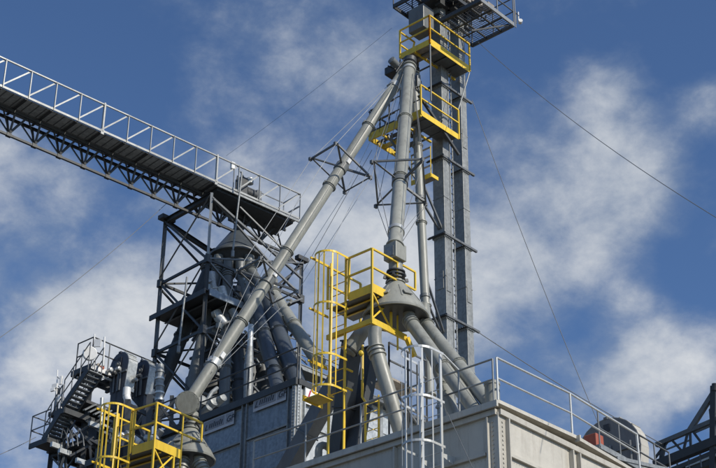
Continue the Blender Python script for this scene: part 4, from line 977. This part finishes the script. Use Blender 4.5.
# inspection hatch, elbows and blocks on its roof behind the rail
rfu = thing('roof_blower', 'pale blower and duct elbows on the left end of the panel bin roof', 'blower', at(212, 408, 44))
for px, py, r in ((200, 403, .17), (211, 404, .15), (220, 400, .13), (206, 410, .12)):
    mb = MB(); c = at(px, py, 44.0); mb.lathe(c, V((.6, -.7, .25)), [(-.2, r*.5), (-.18, r), (.18, r), (.2, r*.6)], 20); part('fan_casing', mb, GALVD, rfu)
mb = MB(); mb.path([at(206, 402, 44), at(212, 392, 44.2), at(217, 388, 44.5)], .06, 14); part('duct', mb, GALVD, rfu)
mb = MB(); mb.cuboid(at(190, 418, 44), CX*1.6, CY*.5, Z*.35); part('base_frame', mb, DARK, rfu)

# back-wall structures seen between the chutes
ph = thing('panel_bin', 'pale galvanised bin wall seen in the gap between chutes above the roof edge', 'bin', at(372, 470, 41.5) )
pz = at(372, 398, 40.2); p0 = at(358, 400, 40.2); 
for i in range(4):
    for k in range(5):
        q = V((p0.x, p0.y, pz.z)) + A*(i*.95) - Z*(k*.75); mb = MB(); mb.cuboid(q, A*.92, B*.06, -Z*.72); part('panel', mb, GALV, ph)
for i in range(5): bar('rib', ph, V((p0.x, p0.y, pz.z+.1)) + A*(i*.95) - B*.04, V((p0.x, p0.y, .1)) + A*(i*.95) - B*.04, ('box', .05, .08), GALV)
mb = MB(); mb.cuboid(V((p0.x, p0.y, 0.0)) + B*.08, A*3.8, B*3, Z*(pz.z-.1)); part('body', mb, GALV, ph)
mb = MB(); mb.plate([V((p0.x, p0.y, pz.z)) - A*.1 - B*.3, V((p0.x, p0.y, pz.z)) + A*3.9 - B*.3, V((p0.x, p0.y, pz.z+.6)) + A*3.9 + B*2, V((p0.x, p0.y, pz.z+.6)) - A*.1 + B*2], .08, Z); part('roof', mb, MIDST, ph)
sl_ = thing('steel_landing', 'brown rusty steel landing frame seen right of the front grey spout', 'platform', at(392, 378, 36.5))
s0 = at(389, 378, 36.6)
mb = MB(); mb.cuboid(s0, A*1.1, B*.7, Z*.06); part('deck_plate', mb, TAN, sl_)
for a in (0, .75, 1.5): bar('post', sl_, s0 + A*a - Z*3, s0 + A*a + Z*1.0, ('box', .05, .05), DARK)
for z in (.5, 1.0, -.6, -1.2): bar('rail', sl_, s0 + Z*z, s0 + A*1.5 + Z*z, ('box', .04, .04), MIDST)
bar('brace', sl_, s0 - Z*.1, s0 + A*1.5 - Z*1.2, ('box', .05, .05), MIDST)
# ================================================================== service tower at the far left
_at = at
def at(px, py, Y): return _at(px, py, Y*.94)   # whole service tower stands at about 47 m
S0 = at(91, 366, 50.0)
def s_(a, b, z=0): return S0 + A*a + B*b + Z*z
DZ = 0
sv_ = thing('service_platform', 'dark upper service deck with pale front edge beam under the two curved elevator heads', 'platform', S0)
bar('edge_beam', sv_, s_(0, 0), s_(2.75, 0), ('box', .05, .16), WHITE); bar('edge_beam', sv_, s_(.1, .02, -.2), s_(2.9, .02, -.2), ('box', .05, .08), GALV)
bar('edge_beam', sv_, s_(0, 0), s_(0, 1.0), ('box', .06, .18), DARK); bar('edge_beam', sv_, s_(0, 1.0), s_(2.8, 1.0), ('box', .06, .18), DARK)
for a in (.45, .95, 1.5, 2.1): bar('joist', sv_, s_(a, .05, -.12), s_(a, 1.0, -.12), ('box', .09, .14), DARK)
for b in (.35, .7):
    bar('joist', sv_, s_(.0, b, -.20), s_(2.7, b, -.20), ('box', .06, .08), MIDST)
for a in (.0, .5, 1.0, 1.55, 2.15):
    for b in (.05, .55):
        mb = MB(); mb.cuboid(s_(a+.06, b, 0), A*.38, B*.42, Z*.02); part('deck_plate', mb, DARK if (int(a*10)+int(b*10)) % 3 else GALVD, sv_)
for b in (0, .8): bar('post', sv_, s_(0, b), s_(0, b, 1.05), ('tube', .022), DARK)
for z in (.55, 1.05): bar('rail', sv_, s_(0, 0, z), s_(0, .8, z), ('tube', .022), DARK); bar('rail', sv_, s_(0, 0, z), s_(2.7, 0, z), ('tube', .022), DARK)
for a in (.7, 1.4, 2.1, 2.7): bar('post', sv_, s_(a, 0), s_(a, 0, 1.05), ('tube', .022), MIDST)
# stairs, on the left side plane (normal A)
def sp2(px, py, off=0.0): return pl(px, py, S0 - A*off, A)
def stair(label, p, q, n):
    """p top, q bottom on the near stringer; width along -A"""
    t = thing('stair_flight', label, 'stairs', q, 'stair flights on the far left service tower'); Wd = A*.55
    for o in (V((0, 0, 0)), Wd):
        bar('stringer', t, p + o, q + o, ('box', .05, .2), DARK)
    for i in range(n):
        c = lerp(p, q, (i+.5)/n); mb = MB(); mb.cuboid(c - B*.12 + A*.04, A*.47, B*.20, Z*.03); part('tread', mb, GALVD, t)
    for o in (V((0, 0, 0)), Wd):
        for z in (.5, .95): bar('handrail', t, p + o + Z*z, q + o + Z*z, ('tube', .018), MIDST)
        for f in (.0, .33, .66, 1): c = lerp(p, q, f) + o; bar('post', t, c, c + Z*.95, ('tube', .018), MIDST)
    return t
OW = .85
pa = sp2(84, 375, OW); pb = sp2(56, 410, OW); pc = sp2(62, 408, OW); pd = sp2(39, 443, OW)
stair('upper dark stair flight with open treads, left of the service deck', sp2(88, 369, OW), sp2(62, 407, OW), 9)
stair('lower dark stair flight with open treads ending at the far left landing', sp2(60, 412, OW), sp2(43, 440, OW), 8)
def landing(label, c, la, lb, rails=True):
    t = thing('stair_landing', label, 'landing', c)
    mb = MB(); mb.cuboid(c, A*la, B*lb, Z*.05); part('deck_plate', mb, DARK, t)
    bar('edge_beam', t, c - Z*.05, c + A*la - Z*.05, ('box', .05, .18), DARK); bar('edge_beam', t, c - Z*.05, c + B*lb - Z*.05, ('box', .05, .18), DARK)
    if rails:
        for q in (c + B*lb, c + A*la + B*lb, c + B*lb*.0): bar('post', t, q, q + Z*1.0, ('tube', .02), MIDST)
        for z in (.5, 1.0): bar('rail', t, c + B*lb + Z*z, c + A*la + B*lb + Z*z, ('tube', .02), MIDST); bar('rail', t, c + Z*z, c + B*lb + Z*z, ('tube', .02), MIDST)
    return t
landing('dark landing between the two stair flights', sp2(65, 407, OW) - Z*.05, 1.7, .5, False)
landing('lowest dark stair landing at the far left edge of the tower', sp2(48, 438, OW), 1.3, .95)
# lattice below
lt = thing('lattice_tower', 'dark lattice tower carrying the far left stairs and service deck', 'tower', s_(1.4, 1.3, -S0.z))
def q_(px, py, Y=50.6): return at(px, py, Y)
base = [(0, 1.9), (2.6, 1.9), (0, .2), (2.6, .2)]
for a, b in base:
    bar('leg', lt, s_(a+.2, b, -S0.z+.1), s_(a+.2, b, -2.6), ('box', .14, .14), DARK); bar('leg', lt, s_(a+.2, b, -2.6), s_(a+.2, b, -.2), ('box', .14, .14), DARK)
for k, z in enumerate((-1.2, -2.6, -4.0, -5.4)):
    for p, q in (((.2, .2), (2.8, .2)), ((.2, .2), (.2, 1.9)), ((.2, 1.9), (2.8, 1.9)), ((2.8, .2), (2.8, 1.9))):
        bar('girt', lt, s_(*p, z), s_(*q, z), ('box', .09, .12), DARK)
        bar('brace', lt, s_(*p, z), s_(*q, z-1.4), ('box', .055, .055), DARK); bar('brace', lt, s_(*q, z), s_(*p, z-1.4), ('box', .045, .045), MIDST)
m2 = thing('service_platform', 'dark joisted mid-level deck beneath the upper service deck beside the stair landing', 'platform', s_(0, 1.2, -1.1))
for a in (.1, .5, .9, 1.3, 1.7, 2.1): bar('joist', m2, s_(a, .9, -1.15), s_(a, 2.0, -1.15), ('box', .06, .12), DARK if int(a*10) % 3 else GALVD)
for b in (.9, 2.0): bar('edge_beam', m2, s_(0, b, -1.15), s_(2.5, b, -1.15), ('box', .07, .16), DARK)
for a in (.15, 1.0, 1.75): mb = MB(); mb.cuboid(s_(a, .95, -1.08), A*.33, B*1.0, Z*.02); part('deck_plate', mb, MIDST, m2)
# cluttered lower platforms
lo = thing('service_platform', 'cluttered lower service deck with braces and pale light fittings at far left bottom', 'platform', s_(0, 0, -3.2))
mb = MB(); mb.cuboid(s_(.0, .0, -2.55), A*3.2, B*1.9, Z*.06); part('deck_plate', mb, DARK, lo)
mb = MB(); mb.cuboid(s_(-.2, -.2, -1.4), A*2.4, B*1.0, Z*.10); part('deck_plate', mb, DARK, lo)
for i, (px, py, qx, qy) in enumerate(((62, 412, 92, 445), (66, 448, 94, 437), (66, 440, 100, 420), (72, 430, 60, 470), (58, 440, 60, 470), (64, 438, 66, 470), (86, 420, 100, 432), (84, 436, 102, 446), (70, 456, 100, 440), (90, 446, 92, 470))):
    bar('brace', lo, q_(px, py, 49.8), q_(qx, qy, 49.8 + .1*(i % 3)), ('box', .07, .07), DARK)
for px, py in ((77, 462), (52, 446), (90, 425), (60, 452)):
    mb = MB(); mb.cuboid(q_(px, py, 49.5), A*.45, B*.1, Z*.16); part('light_fitting', mb, GALV, lo)
for px in (61, 66, 71, 77):
    mb = MB(); mb.path([q_(px, 438, 49.6), q_(px+2, 428, 49.6), q_(px+6, 436, 49.6), q_(px+7, 446, 49.6)], .02, 6); part('cable_loop', mb, MIDST, lo)
for i in range(5): bar('floor_bar', lo, q_(84+i*5, 410+i*2.2, 49.3), q_(96+i*5, 404+i*2.2, 49.9), ('box', .09, .04), GALVD)
# enclosed dark legs of the elevators + heads
def head(label, P0, wb, ta, h, mt_face, mt_side, legs=4.5):
    """P0 = lower near corner of the dark face; face lies in B direction, thickness along A"""
    t = thing('belt_hood', label, 'elevator head', P0)
    r = wb/2; n = 14
    arc = [(r - r*math.cos(math.pi*i/n), h - r + r*math.sin(math.pi*i/n)*.98) for i in range(n+1)]
    prof = [(.12, 0)] + arc + [(wb-.12, 0)]
    # side faces
    for o, nm in ((0, 'side_plate'), (ta-.02, 'side_plate')):
        mb = MB(); mb.plate([P0 + B*u + Z*z + A*o for u, z in prof], .02, A); part(nm, mb, mt_face, t)
    # wrapped cover in sections
    for i in range(len(prof)-1):
        (u0, z0), (u1, z1) = prof[i], prof[i+1]
        p, q = P0 + B*u0 + Z*z0, P0 + B*u1 + Z*z1
        nn = (q-p).normalized().cross(A); nn = nn if nn.dot((p - (P0 + B*r + Z*(h-r)))) > 0 else -nn
        mb = MB(); mb.plate([p + A*.01, q + A*.01, q + A*(ta-.01), p + A*(ta-.01)], .02, nn); part('cover_sheet', mb, mt_side, t)
        if i % 2 == 0: mb = MB(); mb.cuboid(p + nn*.02, A*ta, (q-p)*.12, nn*.02); part('lap_joint', mb, mt_side, t)
    # face details: shaft, hatch, braces
    c = P0 + B*r + Z*(h-r) - A*.02
    mb = MB(); mb.lathe(c, -A, [(0, .11), (.04, .11), (.05, .05), (.1, .05)], 18); part('bearing', mb, MIDST, t)
    mb = MB(); mb.cuboid(P0 + B*(r-.12) + Z*(h-.42) - A*.03, A*.02, B*.2, Z*.22); part('hatch', mb, INK, t)
    for u in (.3, r*.9, wb-.3): bar('stiffener', t, P0 + B*u - A*.03, P0 + B*u + Z*(h*.55) - A*.03, ('box', .05, .05), MIDST)
    bar('stiffener', t, P0 + B*.02 + Z*(h*.45) - A*.03, P0 + B*(wb-.02) + Z*(h*.45) - A*.03, ('box', .05, .06), MIDST)
    mb = MB(); mb.plate([P0 + B*(r-.06) + Z*(h-.04) - A*.02, P0 + B*(r+.06) + Z*(h-.04) - A*.02, P0 + B*(r+.06) + Z*(h+.03) - A*.02, P0 + B*(r-.06) + Z*(h+.03) - A*.02], ta + .04, A); part('top_seam', mb, mt_face, t)
    if legs:
        mb = MB(); mb.cuboid(P0 + B*.15 - Z*legs, A*ta, B*.35, Z*legs); mb.cuboid(P0 + B*(wb-.5) - Z*legs, A*ta, B*.35, Z*legs); part('leg_trunk', mb, mt_face, t)
    return t
FACE = mat('dark_head_sheet', (.07, .075, .09), .45, .2, .2, 4, dirt=(.04, .04, .045))
H1 = at(126, 388, 50.2)
head('front galvanised elevator head with curved ribbed cover, beside the white dish antenna', H1, .92, .40, 1.42, FACE, GALV)
H2 = at(147, 393, 50.8)
head('rear galvanised elevator head with curved cover, nearer the tower leg', H2, .80, .30, 1.30, FACE, GALV)
dc = thing('duct', 'short white duct dropping from the front curved elevator head', 'duct', at(124, 402, 50.3))
mb = MB(); mb.tube(at(127, 388, 50.1), at(126.5, 396, 50.1), .13, 16); part('duct_section', mb, WHITE, dc)
mb = MB(); mb.path([at(126.5, 396, 50.1), at(128, 401, 50.1), at(134, 408, 50.0)], .13, 14); part('duct_section', mb, WHITE, dc)
# machinery boxes beside heads
mc = thing('head_drive', 'dark drive units with pale couplings on the upper service deck', 'motor', s_(1.5, .8))
for px, py, w, mt in ((110, 370, .13, GALV), (114, 373, .12, DARK), (118, 369, .13, GALV), (101, 368, .13, ORANGE), (97, 366, .14, TAN), (135, 380, .12, GALVD), (139, 376, .12, DARK)):
    c = at(px, py, 50.4); mb = MB(); mb.lathe(c, B, [(-w*.8, w*.3), (-w*.7, w*.55), (w*.7, w*.55), (w*.8, w*.3)], 14); part('drive_unit', mb, mt, mc)
# antennas
da = thing('dish_antenna', 'round white drum dish antenna at the upper service deck corner', 'antenna', at(91, 365, 49.9))
dn_ = V((.3, -1, -.15)).normalized(); dc0 = at(90, 353, 48.9)
mb = MB(); mb.lathe(dc0 - dn_*.2, dn_, [(0, .08), (.04, .19), (.08, .23), (.2, .23), (.21, .21)], 28); part('drum', mb, WHITE, da)
mb = MB(); mb.tube(at(94.5, 334, 50.0), at(94, 366, 50.0), .022, 10); part('mast', mb, WHITE, da)
mb = MB(); mb.tube(dc0 - dn_*.2, at(94.3, 356, 50.0), .03, 8); part('bracket', mb, MIDST, da)
pa_ = thing('panel_antenna', 'flat white panel antenna on the mast above the round dish', 'antenna', at(97, 349, 50))
c = at(93.6, 346.5, 49.85); mb = MB(); x = V((.95, -.25, -.1)); mb.cuboid(c, x*.24, V((.2, .9, 0))*.05, Z*.27 + x*.01); part('panel', mb, WHITE, pa_)
mb = MB(); mb.tube(c + Z*.13, at(94.4, 344, 50.0), .015, 8); part('bracket', mb, MIDST, pa_)
wa = thing('whip_antenna', 'slim white whip antenna standing right of the dish', 'antenna', at(104, 366, 50))
mb = MB(); mb.tube(at(103.2, 366, 50.), at(104.6, 337, 50.), .03, 10); part('rod', mb, WHITE, wa); mb = MB(); mb.tube(at(103.2, 366, 50.), at(103.4, 360, 50.), .045, 10); part('base', mb, GALV, wa)
ca = thing('antenna_cluster', 'cluster of small white sector antennas on a pole beside the lower stair flight', 'antenna', at(58, 402, 50.8))
mb = MB(); mb.tube(at(57.5, 370, 50.8), at(56, 406, 50.8), .022, 8); part('pole', mb, WHITE, ca)
for px, py, w, h in ((52, 384, .2, .17), (50.5, 388, .16, .12), (59.5, 376, .1, .3), (61, 385, .11, .32), (57, 395, .14, .25), (58.5, 403, .12, .2), (62, 397, .08, .2)):
    c = at(px, py, 50.7); mb = MB(); mb.cuboid(c, V((.9, -.3, .1))*w, V((.2, .5, 0))*.12, -Z*h); part('sector_panel', mb, WHITE, ca, bevel=.008)
    mb = MB(); mb.tube(c + V((.05, .02, -h/2)), at(57, py, 50.8), .014, 6); part('bracket', mb, GALVD, ca)
gp_ = thing('vertical_pipe', 'ringed galvanised pipe standing left of the tower leg above the yellow cage', 'pipe', at(160, 400, 47.0))
for i, y in enumerate(range(365, 412, 7)):
    mb = MB(); mb.tube(at(160 - i*.1, y, 47.5), at(159.9 - i*.1, y+6.8, 47.5), .125, 18); part('pipe_section', mb, GALVD, gp_)
    mb = MB(); mb.lathe(at(159.9 - i*.1, y+7, 47.5), Z, [(-.03, .125), (-.029, .15), (.03, .15), (.031, .125)], 18); part('ring', mb, GALV if i in (1, 3, 4) else GALVD, gp_)
# dark casing that fills behind the lower yellow cage
dk = thing('elevator_casing', 'tall dark elevator casing behind the lower left yellow ladder cage', 'elevator', s_(3.0, 1.2, -S0.z))
mb = MB(); mb.cuboid(at(97, 432, 51.5) - Z*20, A*1.4, B*.9, Z*21.0); part('casing', mb, DARK, dk)
for i in range(5):
    bar('pale_beam', dk, at(98 + i*2, 408 + i*8, 50.3), at(112 + i*1, 414 + i*8, 50.6), ('box', .05, .08), GALVD)
bar('pipe', dk, at(102, 398, 50.2), at(101, 425, 50.2), ('tube', .06), GALV)
bfr = thing('steel_framework', 'dark framework of beams and braces behind the lower yellow platform', 'frame', at(140, 470, 46))
for i, (x0, y0, x1, y1, w, mt) in enumerate(((128, 400, 126, 470, .16, DARK), (150, 395, 147, 470, .16, DARK), (128, 405, 160, 420, .12, DARK), (126, 432, 160, 448, .12, DARK), (128, 408, 149, 445, .07, MIDST), (149, 405, 128, 440, .07, MIDST), (110, 430, 126, 437, .12, GALVD), (160, 405, 180, 432, .08, DARK), (108, 445, 150, 462, .1, DARK), (128, 440, 146, 468, .06, GALVD), (150, 425, 178, 398, .07, DARK), (160, 400, 158, 470, .12, DARK), (172, 396, 170, 470, .12, DARK), (128, 455, 175, 440, .08, DARK))):
    bar('member', bfr, at(x0, y0, 45.0 + .15*i), at(x1, y1, 45.0 + .15*i), ('box', w, w), mt)
mb = MB(); c = at(112, 455, 45.8); mb.cuboid(c - Z*9, A*3.6, B*.8, Z*9.4); part('cladding', mb, DARK, bfr)
for i in range(9):
    c = at(112 + i*5.5, 440 + 3*math.sin(i*3), 44.4); mb = MB(); mb.lathe(c, V((.5, -.3, .6*math.sin(i))), [(0, .06), (.03, .1), (.25, .1), (.28, .05)], 12); part('fitting', mb, (GALV, WHITE, GALVD)[i % 3], bfr)

# ================================================================== elevator head and gallery at the lower right
at = _at
H3 = at(643, 474, 41.0)
hd = head('big grey elevator head with pale curved side, behind the gable railing at lower right', H3, 2.15, .42, 1.95, mat('dusty_head_sheet', (.17, .17, .17), .5, .1, .15, 4, dirt=(.10, .09, .08)), CREAM, legs=3)
bx_ = thing('motor_guard', 'orange-red box guard sticking out left of the big grey elevator head', 'guard', at(598, 440, 40.6))
c = at(596, 437, 40.4)
mb = MB(); mb.cuboid(c - Z*.36, A*.38, B*.40, Z*.50); part('box', mb, ORANGE, bx_, bevel=.02)
mb = MB(); mb.plate([c + A*.36 - Z*.38, c + A*.36 + B*.4 - Z*.38, c + A*.36 + B*.3 + Z*.16, c + A*.36 + B*.06 + Z*.16], .05, A); part('lid', mb, ORANGE, bx_)
hp = thing('head_platform', 'pale railed service platform in front of the big grey elevator head', 'platform', at(640, 455, 39.6))
Y4 = 39.4
def hq(px, py): return pl(px, py, at(640, 450, Y4), B)
e0, e1, e2 = hq(600, 440), hq(627, 455), hq(672, 480)
pts = [hq(600, 446), hq(622, 458), hq(650, 474), hq(672, 487)]
for p, q in zip(pts[:-1], pts[1:]):
    bar('edge_beam', hp, p, q, ('box', .05, .14), GALVD)
for f in (.0, .28, .52, .78, 1.0):
    p = lerp(pts[0], pts[-1], f); bar('post', hp, p, p + Z*1.0, ('tube', .022), MIDST)
for z in (.5, 1.0): bar('rail', hp, pts[0] + Z*z, pts[-1] + Z*z, ('tube', .024), MIDST)
for p in pts[:3]: bar('joist', hp, p, p + B*1.2 , ('box', .06, .1), GALVD)
bar('brace', hp, pts[0] + B*.1 - Z*.05, pts[1] - Z*.4, ('box', .07, .07), GALVD); bar('beam', hp, hq(616, 458), hq(668, 470), ('box', .1, .1), GALVD)
mb = MB(); mb.cuboid(pts[0], pts[-1]-pts[0], B*1.2, Z*.03); part('deck_plate', mb, DARK, hp)
# right gallery
rg0 = at(716, 441, 46.5)
rgal = thing('conveyor_gallery', 'dark trussed conveyor gallery with a tall diagonal mast at the lower right edge', 'conveyor', rg0)
def rq(px, py): return pl(px, py, rg0, A)
def seg(n, x0, y0, x1, y1, w, mt=DARK): bar(n, rgal, rq(x0, y0), rq(x1, y1), ('box', w, w*1.2), mt)
seg('top_chord', 656, 445, 722, 417, .12, MIDST); seg('bottom_chord', 655, 466, 722, 439, .24); seg('lower_beam', 686, 466.5, 722, 452.5, .09, GALV); seg('lower_beam', 655, 478, 722, 449, .12)
seg('mast_brace', 690, 430, 716, 389, .13, MIDST); seg('mast_post', 714, 386, 713, 470, .16)
for x0, y0, x1, y1 in ((688, 431, 683, 453), (690, 431, 691, 450), (692, 430, 703, 445), (666, 441, 662, 462), (662, 444, 660, 462), (672, 440, 683, 452), (668, 441, 655, 458)): seg('web', x0, y0, x1, y1, .06)
seg('rail', 694, 433, 722, 421, .04, MIDST); seg('rail', 665, 450, 690, 440, .04, MIDST); 
mb = MB(); p, q = rq(655, 472), rq(724, 445); mb.cuboid(p - Z*.45, q - p, A*1.6, Z*.4); part('trough', mb, DARK, rgal)
for i in range(7): 
    k = lerp(p, q, i/6); bar('stiffener', rgal, k - Z*.45 - A*.03, k - A*.03, ('box', .05, .05), MIDST)
mb = MB(); mb.path([rq(711, 415), rq(709.5, 410), rq(712, 406), rq(716, 408), rq(716.5, 414)], .03, 6); part('cage_hoop', mb, MIDST, rgal)
mb = MB(); mb.path([rq(709.5, 410), rq(711, 425), rq(712, 440)], .025, 6); part('cage_bar', mb, MIDST, rgal)
mb = MB(); mb.tube(rq(715, 391) , rq(715.5, 384), .12, 12); part('mast_head', mb, DARK, rgal)

# ================================================================== overhead cables
top = tp(.3, .2, 34.0)
cable('thin cable running right from the top platform corner across the blue sky', sag(at(478, 42, 42.2), at(735, 229, 30), .35), .010)
cable('thin guy cable dropping from the tower to behind the gable railing', sag(at(472, 100, 42.3), at(602, 432, 40.8), .25), .010)
cable('thin guy cable running right from the tower foot behind the gable railing', sag(at(472, 328, 42.4), at(662, 444, 43), .1), .012)
cable('faint guy cable from the gallery railing up right behind the long spout', sag(at(226, 156, 52), at(392, 28, 46), .1), .005)
cable('thin dark cable crossing the sky at left from under the tower to the picture edge', sag(at(166, 204, 49), at(-30, 358, 40), .25), .010)
cable('thin dark stay cable slanting up right from the gallery end past the long spout', sag(at(303, 272, 47), at(372, 150, 44), .0), .008)
cable('stay cable running down across the bin wall from the ladder cage top', [at(447, 412, 31.3), at(476, 475, 31)], .008, MIDST)
cable('fine pale stay wire hanging beside the upright grey spout on its right', [at(425, 205, 40), at(393, 243, 37.2)], .006, CABLE)
cable('faint stay wire at the lower far left edge of the sky', sag(at(36, 437, 50), at(-20, 462, 48), .05), .010)
cable('fine pale stay wire slanting down left from the middle yellow platform', [at(384, 140, 40.9), at(322, 262, 35.5)], .007, CABLEP)
cable('fine pale stay wire hanging from the left corner of the middle yellow platform', [at(377, 145, 41), at(376, 164, 37.0)], .007, CABLEP)
cable('long pale stay wire running from the lower left spout foot up to the gallery end', [at(212, 372, 38.5), at(300, 196, 49)], .008, CABLEP)
